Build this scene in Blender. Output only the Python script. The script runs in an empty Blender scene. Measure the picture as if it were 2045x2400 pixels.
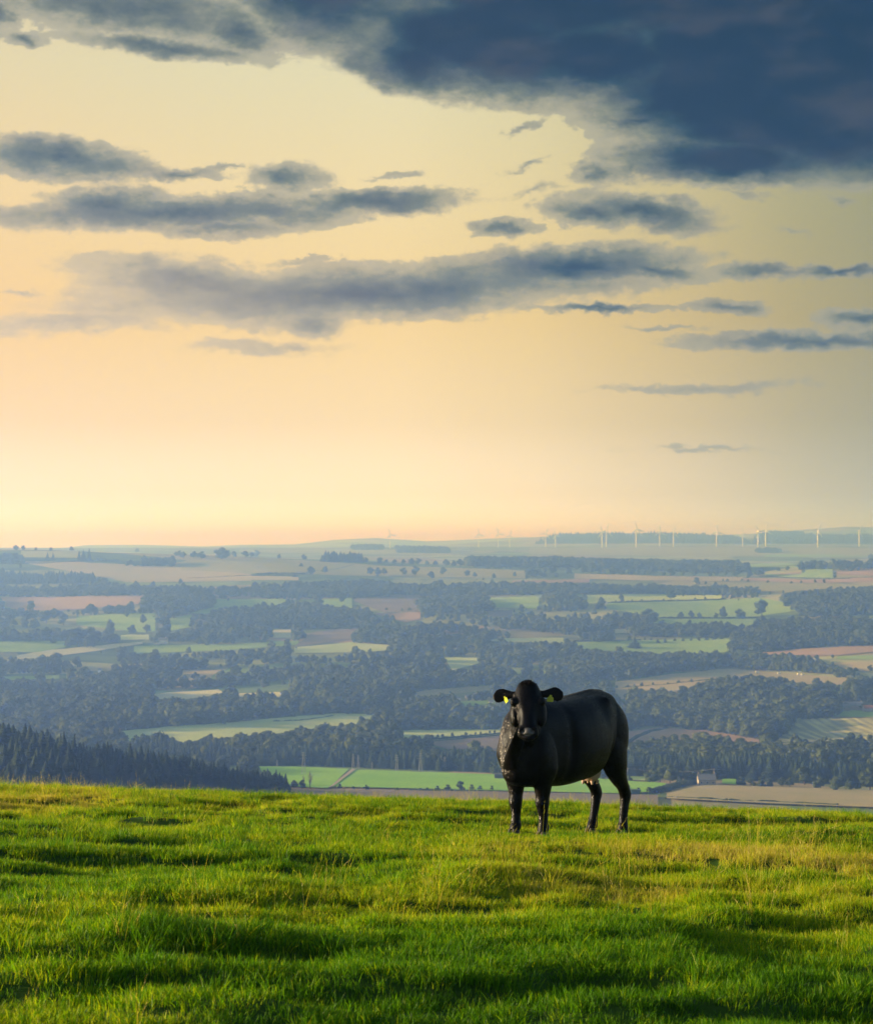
import bpy, bmesh, math, random
import numpy as np
from mathutils import Vector, Matrix, noise as mnoise

# ------------------------------------------------------------------ camera, sky, sun, exposure
SC = bpy.context.scene
COL = SC.collection
R = math.radians
F, CX, CY, HZ = 4800.0, 1022.5, 1200.0, 1280.0      # focal length and picture centre used to lay the land out
SUN_AZ, SUN_EL, GLOW_AZ = -86.0, 9.5, -76.0

cam_data = bpy.data.cameras.new('camera')
cam = bpy.data.objects.new('camera', cam_data)
COL.objects.link(cam)
cam_data.sensor_fit = 'VERTICAL'
cam_data.sensor_height = 36.0
cam_data.lens = 72.0
cam_data.clip_start = 0.1
cam_data.clip_end = 120000.0
cam_data.dof.use_dof = True
cam_data.dof.focus_distance = 19.6
cam_data.dof.aperture_fstop = 7.0
cam.rotation_euler = (R(90) + math.atan((HZ - CY) / F), 0, 0)
SC.camera = cam

SC.view_settings.view_transform = 'Standard'
SC.view_settings.look = 'None'
SC.view_settings.gamma = 1.0
SC.view_settings.exposure = 1.35
SC.view_settings.use_curve_mapping = False
SC.cycles.use_denoising = True
SC.cycles.denoising_prefilter = 'ACCURATE'
SC.cycles.sample_clamp_indirect = 6.0
SC.cycles.use_adaptive_sampling = False
SC.cycles.volume_bounces = 1
SC.cycles.max_bounces = 8
SC.cycles.transparent_max_bounces = 8

sun_data = bpy.data.lights.new('sun', 'SUN')
sun = bpy.data.objects.new('sun', sun_data)
COL.objects.link(sun)
sun_data.energy = 5.0
sun_data.angle = R(0.6)
sun_data.color = (1.0, 0.78, 0.56)
_sd = Vector((math.sin(R(SUN_AZ)) * math.cos(R(SUN_EL)), math.cos(R(SUN_AZ)) * math.cos(R(SUN_EL)), math.sin(R(SUN_EL))))
sun.rotation_euler = _sd.to_track_quat('Z', 'Y').to_euler()

world = bpy.data.worlds.new('World')
SC.world = world
world.use_nodes = True


class Nodes:
    """small helper to write node trees as expressions"""
    def __init__(self, tree):
        self.t = tree

    def new(self, kind, **kw):
        n = self.t.nodes.new(kind)
        for k, v in kw.items():
            setattr(n, k, v)
        return n

    def put(self, sock, v):
        if hasattr(v, 'is_output') or isinstance(v, bpy.types.NodeSocket):
            self.t.links.new(v, sock)
        else:
            if sock.type == 'RGBA' and len(v) == 3:
                v = (*v, 1.0)
            sock.default_value = v

    def math(self, op, a, b=0.0, c=0.0, clamp=False):
        n = self.new('ShaderNodeMath', operation=op, use_clamp=clamp)
        for i, v in enumerate((a, b, c)):
            self.put(n.inputs[i], v)
        return n.outputs[0]

    def vmath(self, op, a, b=(0, 0, 0), out=0):
        n = self.new('ShaderNodeVectorMath', operation=op)
        self.put(n.inputs[0], a)
        self.put(n.inputs[1], b)
        return n.outputs[out]

    def step(self, v, lo, hi, a=0.0, b=1.0):
        n = self.new('ShaderNodeMapRange', interpolation_type='SMOOTHSTEP')
        for i, x in enumerate((v, lo, hi, a, b)):
            self.put(n.inputs[i], x)
        return n.outputs[0]

    def lin(self, v, lo, hi, a=0.0, b=1.0):
        n = self.new('ShaderNodeMapRange', clamp=True)
        for i, x in enumerate((v, lo, hi, a, b)):
            self.put(n.inputs[i], x)
        return n.outputs[0]

    def mix(self, f, a, b, mode='MIX'):
        n = self.new('ShaderNodeMix', data_type='RGBA', blend_type=mode)
        self.put(n.inputs[0], f)
        self.put(n.inputs[6], a)
        self.put(n.inputs[7], b)
        return n.outputs[2]

    def noise(self, vec, scale, detail=4.0, rough=0.55, out=0, dist=0.0):
        n = self.new('ShaderNodeTexNoise')
        if vec is not None:
            self.put(n.inputs['Vector'], vec)
        n.inputs['Scale'].default_value = scale
        n.inputs['Detail'].default_value = detail
        n.inputs['Roughness'].default_value = rough
        n.inputs['Distortion'].default_value = dist
        return n.outputs[out]

    def ramp(self, f, stops):
        n = self.new('ShaderNodeValToRGB')
        el = n.color_ramp.elements
        while len(el) < len(stops):
            el.new(0.5)
        for e, (p, c) in zip(el, stops):
            e.position = p
            e.color = (*c, 1.0)
        self.put(n.inputs[0], f)
        return n.outputs[0]

    def comb(self, x, y, z):
        n = self.new('ShaderNodeCombineXYZ')
        for i, v in enumerate((x, y, z)):
            self.put(n.inputs[i], v)
        return n.outputs[0]

    def sep(self, v):
        n = self.new('ShaderNodeSeparateXYZ')
        self.put(n.inputs[0], v)
        return n.outputs


def build_world():
    t = world.node_tree
    t.nodes.clear()
    N = Nodes(t)
    out = N.new('ShaderNodeOutputWorld')
    bg = N.new('ShaderNodeBackground')
    bg.inputs[1].default_value = 0.07
    t.links.new(bg.outputs[0], out.inputs[0])
    sky = N.new('ShaderNodeTexSky', sky_type='NISHITA', sun_disc=False)
    sky.sun_elevation = R(SUN_EL)
    sky.sun_rotation = R(SUN_AZ)
    sky.air_density, sky.dust_density, sky.ozone_density = 1.2, 0.8, 3.0
    d = N.new('ShaderNodeTexCoord').outputs['Generated']
    x, y, z = N.sep(d)
    az = N.math('ARCTAN2', x, y)                       # radians, positive to the right
    el = N.math('ARCSINE', z)
    U = N.math('MULTIPLY', az, F)
    V = N.math('MULTIPLY', el, F)
    # ---- veil of bright evening air, strongest towards the sun, fading to plain sky away from it and overhead
    da = N.math('ABSOLUTE', N.math('SUBTRACT', az, R(GLOW_AZ)))
    da = N.math('MINIMUM', da, N.math('SUBTRACT', 2 * math.pi, da))
    elev = N.math('MAXIMUM', el, 0.0)
    veil_c = N.ramp(N.math('DIVIDE', elev, 0.5), VEIL)
    gain = N.ramp(N.math('DIVIDE', da, math.pi), VEIL_GAIN)
    veil = N.mix(1.0, veil_c, gain, 'MULTIPLY')
    w1 = N.step(da, R(80), R(160), 1.0, 0.0)
    w2 = N.step(el, R(13), R(50), 1.0, 0.0)
    w = N.math('MULTIPLY', N.math('MULTIPLY', w1, w2), 0.95)
    clear = N.mix(w, sky.outputs[0], N.mix(1.0, veil, (SKY_K, SKY_K, SKY_K), 'MULTIPLY'))
    # ---- clouds
    P = N.comb(U, V, 0.0)
    pn = N.comb(U, N.math('MULTIPLY', V, 2.3), 0.0)
    wob = N.noise(pn, 0.0042, 4, 0.5, out=1)
    wob = N.vmath('MULTIPLY', N.vmath('SUBTRACT', wob, (0.5, 0.5, 0.5)), (150, 52, 0))
    wob2 = N.noise(N.comb(U, N.math('MULTIPLY', V, 1.6), 0.0), 0.022, 5, 0.62, out=1)
    wob2 = N.vmath('MULTIPLY', N.vmath('SUBTRACT', wob2, (0.5, 0.5, 0.5)), (90, 44, 0))
    PW = N.vmath('ADD', N.vmath('ADD', P, wob), wob2)
    s_all = None
    big = N.noise(N.comb(U, N.math('MULTIPLY', V, 1.9), 31.0), 0.0035, 5, 0.6)
    for (px, py, hw, hh, ang, k) in CLOUDS:
        m = N.new('ShaderNodeMapping', vector_type='TEXTURE')
        m.inputs['Location'].default_value = (px - CX, HZ - py, 0)
        m.inputs['Rotation'].default_value = (0, 0, R(ang))
        m.inputs['Scale'].default_value = (hw, hh, 1)
        t.links.new(PW, m.inputs['Vector'])
        ln = N.vmath('LENGTH', m.outputs[0], out=1)
        # thickness measured from the edge inwards, in picture units of the short radius
        s = N.math('MULTIPLY', N.math('SUBTRACT', 1.0, ln), k * 1.55)
        s_all = s if s_all is None else N.math('SMOOTH_MAX', s_all, s, 0.25)
    # clouds of the same kind over the rest of the sky
    inside = N.math('MULTIPLY', N.step(N.math('ABSOLUTE', U), 1150, 1700, 1.0, 0.0), N.step(V, 1330, 1800, 1.0, 0.0))
    gen = N.noise(N.comb(U, N.math('MULTIPLY', V, 2.2), 3.0), 0.0009, 6, 0.55)
    gen = N.math('MULTIPLY', N.math('SUBTRACT', gen, 0.57), 6.0)
    gen = N.math('SUBTRACT', gen, N.math('MULTIPLY', inside, 9.0))
    s_all = N.math('MAXIMUM', s_all, gen)
    fine = N.noise(N.comb(U, N.math('MULTIPLY', V, 2.0), 7.0), 0.013, 8, 0.68)
    ragged = N.noise(N.comb(U, N.math('MULTIPLY', V, 1.5), 19.0), 0.042, 6, 0.66)
    s_all = N.math('ADD', s_all, N.math('MULTIPLY', N.math('SUBTRACT', ragged, 0.5), 0.42))
    s_f = N.math('ADD', N.math('ADD', s_all, 0.08), N.math('MULTIPLY', N.math('SUBTRACT', fine, 0.5), 0.95))
    soft = N.noise(N.comb(U, N.math('MULTIPLY', V, 1.4), 57.0), 0.0045, 3, 0.5)
    alpha = N.step(s_f, -0.04, N.lin(soft, 0.35, 0.68, 0.14, 0.75))
    thick = N.step(N.math('ADD', N.math('MULTIPLY', s_all, N.math('ADD', 0.30, N.math('MULTIPLY', big, 1.15))), N.math('MULTIPLY', N.math('SUBTRACT', fine, 0.5), 1.1)), 0.0, 2.3)
    # colour of the cloud stuff: thin = grey, thick = deep slate blue; clouds low and towards the sun are warmer
    cc = N.ramp(thick, CLOUD_COL)
    sunny = N.math('MULTIPLY', N.step(da, R(62), R(81), 1.0, 0.0), N.step(el, R(6.0), R(10), 1.0, 0.05))
    cc = N.mix(N.math('MULTIPLY', sunny, 0.92), cc, N.mix(thick, CLOUD_WARM[0], CLOUD_WARM[1]))
    mott = N.noise(N.comb(U, N.math('MULTIPLY', V, 1.7), 11.0), 0.005, 5, 0.6)
    cc = N.mix(N.math('MULTIPLY', N.step(mott, 0.45, 0.7, 0.0, 0.28), N.lin(thick, 0.5, 1.0, 1.0, 0.35)), cc, N.mix(sunny, (0.15, 0.155, 0.17), (0.36, 0.29, 0.23)))
    dusk = N.noise(N.comb(U, N.math('MULTIPLY', V, 2.6), 43.0), 0.0028, 4, 0.55)
    cc = N.mix(N.math('MULTIPLY', N.step(dusk, 0.50, 0.68), N.step(thick, 0.45, 0.9, 0.0, 0.42)), cc, (0.085, 0.085, 0.085))
    cc = N.mix(1.0, cc, (SKY_K, SKY_K, SKY_K), 'MULTIPLY')
    alpha = N.math('MULTIPLY', alpha, N.lin(thick, 0.0, 0.30, 0.72, 0.99))
    fin = N.mix(alpha, clear, cc)
    t.links.new(fin, bg.inputs[0])


SKY_K = 10.0 / 0.7 / 2.55
VEIL = [(0.0, (2.0, 1.85, 2.7)), (0.05, (1.32, 1.09, 0.86)), (0.12, (1.05, 0.80, 0.41)), (0.22, (0.98, 0.70, 0.25)), (0.34, (0.92, 0.74, 0.37)),
        (0.46, (0.80, 0.74, 0.46)), (1.0, (0.35, 0.42, 0.45))]
VEIL_GAIN = [(0.0, (1.6, 1.5, 1.3)), (0.336, (1.02, 0.90, 0.74)), (0.386, (0.99, 0.955, 0.90)), (0.416, (1.0, 0.99, 0.97)), (0.437, (0.88, 0.89, 0.83)), (0.458, (0.68, 0.71, 0.62)), (0.478, (0.46, 0.52, 0.43)), (0.50, (0.30, 0.38, 0.34)), (0.53, (0.25, 0.34, 0.35)), (0.75, (0.3, 0.36, 0.42))]
CLOUD_COL = [(0.0, (0.36, 0.355, 0.27)), (0.22, (0.195, 0.225, 0.175)), (0.5, (0.100, 0.138, 0.125)), (0.8, (0.016, 0.058, 0.076)), (1.0, (0.0, 0.026, 0.050))]
CLOUD_WARM = [(0.76, 0.60, 0.38), (0.42, 0.35, 0.25)]
# px, py, half width, half height, tilt (deg), weight
CLOUDS = [
    (1500, -120, 1150, 350, -6, 4.2), (1900, 200, 640, 270, -4, 4.2), (1150, 115, 470, 155, -8, 2.6), (1720, 390, 340, 72, -3, 2.2), (980, 160, 260, 90, -12, 1.8), (1430, 150, 300, 120, -4, 3.0),
    (1480, 300, 170, 36, -4, 1.2), (800, 20, 340, 150, -10, 1.7), (1750, 410, 300, 50, 0, 1.3),
    (300, 50, 399, 75.64, -4, 1.2), (0, 80, 63, 61, 0, 1), (400, 138, 273, 31.72, -3, 1), (70, 135, 73.5, 24.4, 0, 0.9), (560, 90, 126, 67.1, -15, 1),
    (150, 392, 246.75, 53.68, -5, 1.1), (400, 420, 136.5, 17.08, -3, 0.6), (520, 408, 63, 7.32, 4, 0.5),
    (420, 510, 546, 51.24, 2, 1.2), (260, 500, 199.5, 63.44, 0, 1.1), (880, 478, 283.5, 36.6, 2, 1.1), (680, 430, 115.5, 36.6, 0, 0.8), (520, 548, 178.5, 31.72, 0, 0.8),
    (1370, 505, 136.5, 39.04, -6, 1), (1500, 505, 231, 51.24, -8, 1.2), (1400, 412, 75.6, 29.28, 0, 0.9), (1480, 400, 126, 39.04, 18, 0.8),
    (1180, 543, 94.5, 21.96, 0, 0.9), (1215, 312, 63, 12.2, 25, 0.55), (1255, 450, 73.5, 10.98, 15, 0.35), (1980, 490, 57.75, 10.98, -20, 0.5),
    (830, 690, 798, 75.64, 3, 1.3), (1330, 630, 362.25, 58.56, 3, 1.3), (480, 680, 346.5, 70.76, -5, 1.1), (720, 755, 126, 41.48, 0, 0.8), (1520, 636, 190, 28, -5, 1.0), (1400, 728, 199.5, 13.42, 2, 0.9),
    (330, 640, 136.5, 31.72, 12, 0.7), (620, 815, 199.5, 19.52, 0, 0.35),
    (1780, 648, 136.5, 21.96, -4, 0.9), (1960, 655, 168, 14.64, -1, 0.9), (1700, 728, 99.75, 20.74, -8, 1),
    (2010, 760, 115.5, 26.84, -2, 1), (1900, 805, 336, 26.84, 0, 1.1), (170, 770, 346.5, 29.28, 4, 0.7), (40, 700, 63, 7.32, 0, 0.5),
    (1850, 560, 60, 7, -10, 0.35), (1740, 470, 90, 7, -6, 0.3), (1560, 770, 120, 6, -2, 0.3), (1240, 400, 70, 8, 20, 0.4), (900, 420, 60, 8, 0, 0.35), (260, 740, 190, 16, -3, 0.5), (700, 620, 90, 9, 6, 0.4),
    (1650, 912, 250, 15, 0, 0.40), (1640, 1056, 160, 7, -3, 0.22),
]
build_world()

# ------------------------------------------------------------------ helpers for objects and materials
rng = np.random.default_rng(7)
random.seed(7)


def link(name, mesh, parent=None):
    o = bpy.data.objects.new(name, mesh)
    COL.objects.link(o)
    if parent is not None:
        o.parent = parent
    return o


def mesh_from(name, verts, faces, mats=(), smooth=False, mat_idx=None):
    me = bpy.data.meshes.new(name)
    me.from_pydata([tuple(v) for v in verts] if not isinstance(verts, np.ndarray) else verts.tolist(), [], faces if isinstance(faces, list) else faces.tolist())
    for m in mats:
        me.materials.append(m)
    if mat_idx is not None:
        me.polygons.foreach_set('material_index', mat_idx)
    if smooth:
        me.polygons.foreach_set('use_smooth', [True] * len(me.polygons))
    me.update()
    return me


def thing(name, label, cat, loc=(0, 0, 0), rz=0.0, group=None):
    o = bpy.data.objects.new(name, None)
    COL.objects.link(o)
    o.empty_display_size = 0.2
    o.location = loc
    o.rotation_euler = (0, 0, rz)
    tag(o, label, cat, group)
    return o


def tag(o, label=None, cat=None, group=None, kind=None):
    if label: o['label'] = label
    if cat: o['category'] = cat
    if group: o['group'] = group
    if kind: o['kind'] = kind
    return o


def new_mat(name):
    m = bpy.data.materials.new(name)
    m.use_nodes = True
    m.node_tree.nodes.clear()
    N = Nodes(m.node_tree)
    out = N.new('ShaderNodeOutputMaterial')
    return m, N, out


def plain_mat(name, col, rough=0.8, var=0.15, scale=3.0, spec=0.3, bump=0.0):
    m, N, out = new_mat(name)
    b = N.new('ShaderNodeBsdfPrincipled')
    co = N.new('ShaderNodeTexCoord').outputs['Object']
    n = N.noise(co, scale, 4, 0.6)
    c = N.mix(n, tuple(v * (1 - var) for v in col), tuple(min(1, v * (1 + var)) for v in col))
    m.node_tree.links.new(c, b.inputs['Base Color'])
    b.inputs['Roughness'].default_value = rough
    b.inputs['Specular IOR Level'].default_value = spec
    if bump:
        bn = N.new('ShaderNodeBump')
        bn.inputs['Strength'].default_value = bump
        m.node_tree.links.new(n, bn.inputs['Height'])
        m.node_tree.links.new(bn.outputs[0], b.inputs['Normal'])
    m.node_tree.links.new(b.outputs[0], out.inputs[0])
    return m


def vnoise(x, y, scale, seed, octaves=3):
    """value noise on numpy arrays, 0..1"""
    tot = np.zeros_like(x, dtype=float)
    amp, norm = 1.0, 0.0
    for o in range(octaves):
        s = scale / (2 ** o)
        gx, gy = x / s + seed * 13.7 + o * 7.3, y / s + seed * 5.1 + o * 3.9
        ix, iy = np.floor(gx), np.floor(gy)
        fx, fy = gx - ix, gy - iy
        fx, fy = fx * fx * (3 - 2 * fx), fy * fy * (3 - 2 * fy)

        def h(a, b):
            v = np.sin(a * 127.1 + b * 311.7 + seed * 74.7) * 43758.5453
            return v - np.floor(v)
        v = (h(ix, iy) * (1 - fx) + h(ix + 1, iy) * fx) * (1 - fy) + (h(ix, iy + 1) * (1 - fx) + h(ix + 1, iy + 1) * fx) * fy
        tot += v * amp
        norm += amp
        amp *= 0.5
    return tot / norm


def sstep(v, a, b):
    t = np.clip((v - a) / (b - a), 0, 1)
    return t * t * (3 - 2 * t)


# ------------------------------------------------------------------ the lie of the land (metres, eye at the origin)
H_A, H_B, H_X = 0.033, 0.001143, 0.0343


def hill_base(x, y):
    """the grassy hill the camera and the cow stand on, without its hummocks"""
    x = np.asarray(x, float); y = np.asarray(y, float)
    drop = H_A * y + H_B * y * y
    drop = np.sign(drop) * np.abs(drop) / (1 + (np.abs(drop) / 138.0) ** 4) ** 0.25
    tilt = H_X * x / (1 + (np.hypot(x, y) / 300.0) ** 2)
    return -1.65 - drop - tilt


KPX = np.array([-900, 0, 350, 700, 1100, 1600, 2045, 2900], float)
KD = np.array([500, 700, 900, 1050, 1200, 1450, 1750, 2100, 2400, 2800, 3200, 3600, 4000, 4400, 4800, 5300, 6500, 8000, 9500, 13000, 19000, 30000], float)
KPY = np.array([
    [1960, 1980, 2000, 2060, 2060, 2060, 2060, 2060],
    [1790, 1840, 1890, 1960, 1965, 1965, 1965, 1965],
    [1715, 1762, 1818, 1886, 1902, 1905, 1905, 1905],
    [1740, 1792, 1842, 1868, 1872, 1880, 1892, 1895],
    [1810, 1825, 1840, 1845, 1848, 1852, 1862, 1866],
    [1775, 1785, 1790, 1794, 1800, 1812, 1826, 1830],
    [1735, 1735, 1738, 1740, 1745, 1755, 1762, 1765],
    [1672, 1672, 1675, 1680, 1688, 1698, 1702, 1702],
    [1612, 1614, 1618, 1622, 1628, 1638, 1640, 1640],
    [1548, 1548, 1550, 1555, 1560, 1560, 1560, 1560],
    [1490, 1490, 1490, 1492, 1495, 1495, 1492, 1490],
    [1432, 1432, 1434, 1436, 1440, 1440, 1436, 1436],
    [1384, 1384, 1386, 1388, 1392, 1394, 1388, 1386],
    [1340, 1340, 1344, 1348, 1354, 1358, 1346, 1340],
    [1289, 1290, 1297, 1311, 1326, 1336, 1316, 1300],
    [1300, 1301, 1306, 1316, 1328, 1337, 1322, 1312],
    [1302, 1302, 1302, 1303, 1304, 1312, 1314, 1314],
    [1286, 1286, 1286, 1286, 1284, 1283, 1283, 1283],
    [1285, 1285, 1285, 1284, 1283, 1281, 1281, 1281],
    [1285, 1285, 1285, 1284, 1283, 1282, 1282, 1282],
    [1290, 1290, 1290, 1290, 1290, 1290, 1290, 1290],
    [1300, 1300, 1300, 1300, 1300, 1300, 1300, 1300]], float)
RIDGES = [
    (10500, 1000, [(-900, 1284), (900, 1284), (1000, 1281), (1070, 1276), (1200, 1265), (1330, 1253), (1530, 1249), (1640, 1253), (1740, 1259), (1775, 1262),
                   (1800, 1253), (1900, 1256), (2045, 1257), (2900, 1250)]),
    (13500, 1500, [(-900, 1284), (0, 1285), (150, 1284), (200, 1278), (330, 1277), (480, 1281), (560, 1277), (690, 1276), (780, 1266), (880, 1261), (1000, 1269),
                   (1200, 1260), (1640, 1256), (1750, 1252), (1850, 1244), (1980, 1235), (2045, 1236), (2900, 1246)]),
]


def _cubic(p0, p1, p2, p3, t):
    return p1 + 0.5 * t * (p2 - p0 + t * (2 * p0 - 5 * p1 + 4 * p2 - p3 + t * (3 * (p1 - p2) + p3 - p0)))


def land(x, y):
    """height of the valley and the far hills"""
    x = np.asarray(x, float); y = np.asarray(y, float)
    d = np.clip(y, KD[0], KD[-1] - 1)
    px = np.clip(CX + F * x / np.maximum(y, 1.0), KPX[0], KPX[-1] - 1)
    i = np.clip(np.searchsorted(KD, d, 'right') - 1, 0, len(KD) - 2)
    j = np.clip(np.searchsorted(KPX, px, 'right') - 1, 0, len(KPX) - 2)
    td = (d - KD[i]) / (KD[i + 1] - KD[i])
    tp = (px - KPX[j]) / (KPX[j + 1] - KPX[j])
    tp = tp * tp * (3 - 2 * tp) * 0.5 + tp * 0.5
    zt = -(KPY - HZ) / F * KD[:, None]
    rows = []
    for k in (-1, 0, 1, 2):
        ii = np.clip(i + k, 0, len(KD) - 1)
        rows.append(zt[ii, j] * (1 - tp) + zt[ii, j + 1] * tp)
    z = _cubic(*rows, td)
    for d0, w, pts in RIDGES:
        pts = np.array(pts, float)
        zr = -(np.interp(px, pts[:, 0], pts[:, 1]) - HZ) / F * d0
        g = np.exp(-((d - d0) / w) ** 2)
        z = z + np.maximum(zr - z, 0) * g
    a = sstep(d, 1300, 2200) * (1 - sstep(d, 4200, 5000) * 0.8)
    z = z + a * 5.0 * (np.sin(x / 150 + y / 330) * np.sin(y / 210 - x / 400 + 1.3) + 0.5 * np.sin(x / 67 + 2.1 + y / 190))
    s = sstep(y, 280, 620)
    return hill_base(x, y) * (1 - s) + z * s


HUMS = [  # single larger hummocks and hollows: x, y, radius, height
    (-1.30, 10.75, 0.32, 0.12), (-1.10, 10.25, 0.24, -0.09), (0.55, 14.2, 0.45, 0.09), (-1.7, 13.6, 0.5, 0.09), (2.3, 15.2, 0.5, 0.08),
]


def hummock(x, y):
    """0..1: low flat-topped clumps and terracettes, longer across the slope than down it"""
    n = vnoise(x * 0.62, y * 1.3, 0.62, 3, 2) * 0.72 + vnoise(x * 0.8, y, 2.6, 17, 1) * 0.28
    return sstep(n, 0.42, 0.62)


def field_z(x, y):
    """near pasture with its hummocks"""
    x = np.asarray(x, float); y = np.asarray(y, float)
    z = hill_base(x, y)
    n1 = hummock(x, y) - 0.4
    n2 = vnoise(x * 0.7, y * 1.3, 0.4, 9, 2) - 0.5
    n3 = vnoise(x, y, 6.0, 5, 1) - 0.5
    near_cow = np.exp(-(((x - 1.25) / 1.0) ** 2 + ((y - 20.1) / 1.2) ** 2))
    k = 1 - 0.85 * near_cow
    amp = 1.0 - 0.4 * sstep(y, 24, 34)
    z = z + k * amp * (0.095 * n1 + 0.06 * n2 + 0.07 * n3) - 0.035 * near_cow
    z = z - 0.40 * sstep(y, 24, 38)
    for hx, hy, hr, hh in HUMS:
        z = z + hh * np.exp(-(((x - hx) / (hr * 1.5)) ** 2 + ((y - hy) / hr) ** 2))
    return z


def grid_mesh(name, X, Y, Z, mat, smooth=True):
    ny, nx = X.shape
    v = np.stack([X.ravel(), Y.ravel(), Z.ravel()], 1)
    idx = np.arange(nx * ny).reshape(ny, nx)
    f = np.stack([idx[:-1, :-1].ravel(), idx[:-1, 1:].ravel(), idx[1:, 1:].ravel(), idx[1:, :-1].ravel()], 1)
    me = bpy.data.meshes.new(name)
    me.vertices.add(len(v)); me.vertices.foreach_set('co', v.ravel())
    me.loops.add(f.size); me.loops.foreach_set('vertex_index', f.ravel().astype(np.int32))
    me.polygons.add(len(f))
    me.polygons.foreach_set('loop_start', np.arange(0, f.size, 4, dtype=np.int32))
    me.polygons.foreach_set('loop_total', np.full(len(f), 4, dtype=np.int32))
    me.polygons.foreach_set('use_smooth', np.full(len(f), smooth))
    me.materials.append(mat)
    me.update(calc_edges=True)
    return me


# ---- materials of the ground
def mat_soil():
    m, N, out = new_mat('turf_soil')
    b = N.new('ShaderNodeBsdfPrincipled')
    co = N.new('ShaderNodeNewGeometry').outputs['Position']
    c = N.mix(N.noise(co, 1.1, 5), (0.016, 0.05, 0.006), (0.045, 0.095, 0.010))
    m.node_tree.links.new(c, b.inputs['Base Color'])
    b.inputs['Roughness'].default_value = 0.95
    b.inputs['Specular IOR Level'].default_value = 0.1
    m.node_tree.links.new(b.outputs[0], out.inputs[0])
    return m


def mat_valley():
    m, N, out = new_mat('valley_farmland')
    b = N.new('ShaderNodeBsdfPrincipled')
    co = N.new('ShaderNodeNewGeometry').outputs['Position']
    flat = N.vmath('MULTIPLY', co, (1, 1, 0))
    vor = N.new('ShaderNodeTexVoronoi', feature='F1')
    vor.inputs['Scale'].default_value = 0.0042
    N.put(vor.inputs['Vector'], N.vmath('ADD', flat, N.vmath('MULTIPLY', N.noise(flat, 0.004, 2, out=1), (90, 90, 0))))
    r = N.sep(vor.outputs['Color'])[0]
    c = N.ramp(r, [(0.0, (0.09, 0.14, 0.045)), (0.25, (0.17, 0.26, 0.07)), (0.42, (0.36, 0.31, 0.15)), (0.58, (0.14, 0.22, 0.06)), (0.72, (0.36, 0.26, 0.16)), (0.86, (0.38, 0.40, 0.16)), (1.0, (0.22, 0.30, 0.09))])
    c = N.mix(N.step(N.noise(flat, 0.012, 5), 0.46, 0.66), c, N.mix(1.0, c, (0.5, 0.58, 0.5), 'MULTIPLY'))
    m.node_tree.links.new(c, b.inputs['Base Color'])
    b.inputs['Roughness'].default_value = 1.0
    b.inputs['Specular IOR Level'].default_value = 0.05
    m.node_tree.links.new(b.outputs[0], out.inputs[0])
    return m


M_SOIL = mat_soil()
M_VALLEY = mat_valley()

# near pasture: fine sheet round the camera and the cow
ys = np.concatenate([np.linspace(-8, 6, 54), np.linspace(6.1, 30, 260), np.linspace(30.15, 48, 90), np.linspace(48.6, 90, 60)])
ts = np.linspace(-1, 1, 260)
Yg, Tg = np.meshgrid(ys, ts, indexing='ij')
Xg = Tg * (9.0 + 0.24 * np.maximum(Yg, 0))
FIELD = link('pasture', grid_mesh('pasture', Xg, Yg, field_z(Xg, Yg), M_SOIL))
tag(FIELD, kind='structure')

# hillside, valley and far hills: one sheet from 60 m out to the skyline, spreading wide to both sides
yl = np.concatenate([np.linspace(60, 700, 90), np.geomspace(706, 5400, 330), np.geomspace(5450, 15500, 110), np.geomspace(15900, 26000, 12)])
tn = np.concatenate([np.linspace(-1.1, -0.30, 26)[:-1], np.linspace(-0.30, 0.30, 230), np.linspace(0.30, 1.1, 26)[1:]])
Yl, Tl = np.meshgrid(yl, tn, indexing='ij')
Xl = Tl * Yl
Zl = land(Xl, Yl) - np.where(Yl < 95, 0.35, 0.0)
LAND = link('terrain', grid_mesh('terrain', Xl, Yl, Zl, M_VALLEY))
tag(LAND, kind='structure')
# the hill behind and beside the camera
yb = np.concatenate([np.linspace(-3000, -60, 40), np.linspace(-45, 62, 12)])
xb = np.concatenate([np.linspace(-3000, -60, 40), np.linspace(-50, 50, 12), np.linspace(60, 3000, 40)])
Yb, Xb = np.meshgrid(yb, xb, indexing='ij')
inner = (np.abs(Xb) < 40) & (Yb > -20)
BACK = link('hillside', grid_mesh('hillside', Xb, Yb, hill_base(Xb, Yb) - 0.45 - inner * 0.3, M_SOIL))
tag(BACK, kind='structure')

# ------------------------------------------------------------------ haze
HAZE_TOP = 140.0
zmin = float(min(Zl.min(), hill_base(Xb, Yb).min())) - 1.5
hv = [(x, y, z) for z in (zmin, HAZE_TOP) for x, y in ((-29500, -3200), (29500, -3200), (29500, 26500), (-29500, 26500))]
hf = [(0, 3, 2, 1), (4, 5, 6, 7), (0, 1, 5, 4), (1, 2, 6, 5), (2, 3, 7, 6), (3, 0, 4, 7)]
m_haze, N, out = new_mat('evening_haze')
pv = N.new('ShaderNodeVolumePrincipled')
pv.inputs['Color'].default_value = (0.19, 0.365, 1.0, 1)
pv.inputs['Absorption Color'].default_value = (1, 1, 1, 1)
pv.inputs['Density'].default_value = 3.5e-4
pv.inputs['Anisotropy'].default_value = 0.62
m_haze.node_tree.links.new(pv.outputs[0], out.inputs['Volume'])
haze = link('haze', mesh_from('haze', hv, hf, [m_haze]))
tag(haze, kind='stuff', label='pale blue evening haze filling the valley')

# ------------------------------------------------------------------ picture layout -> ground
_us = np.geomspace(420, 15000, 2600)


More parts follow.
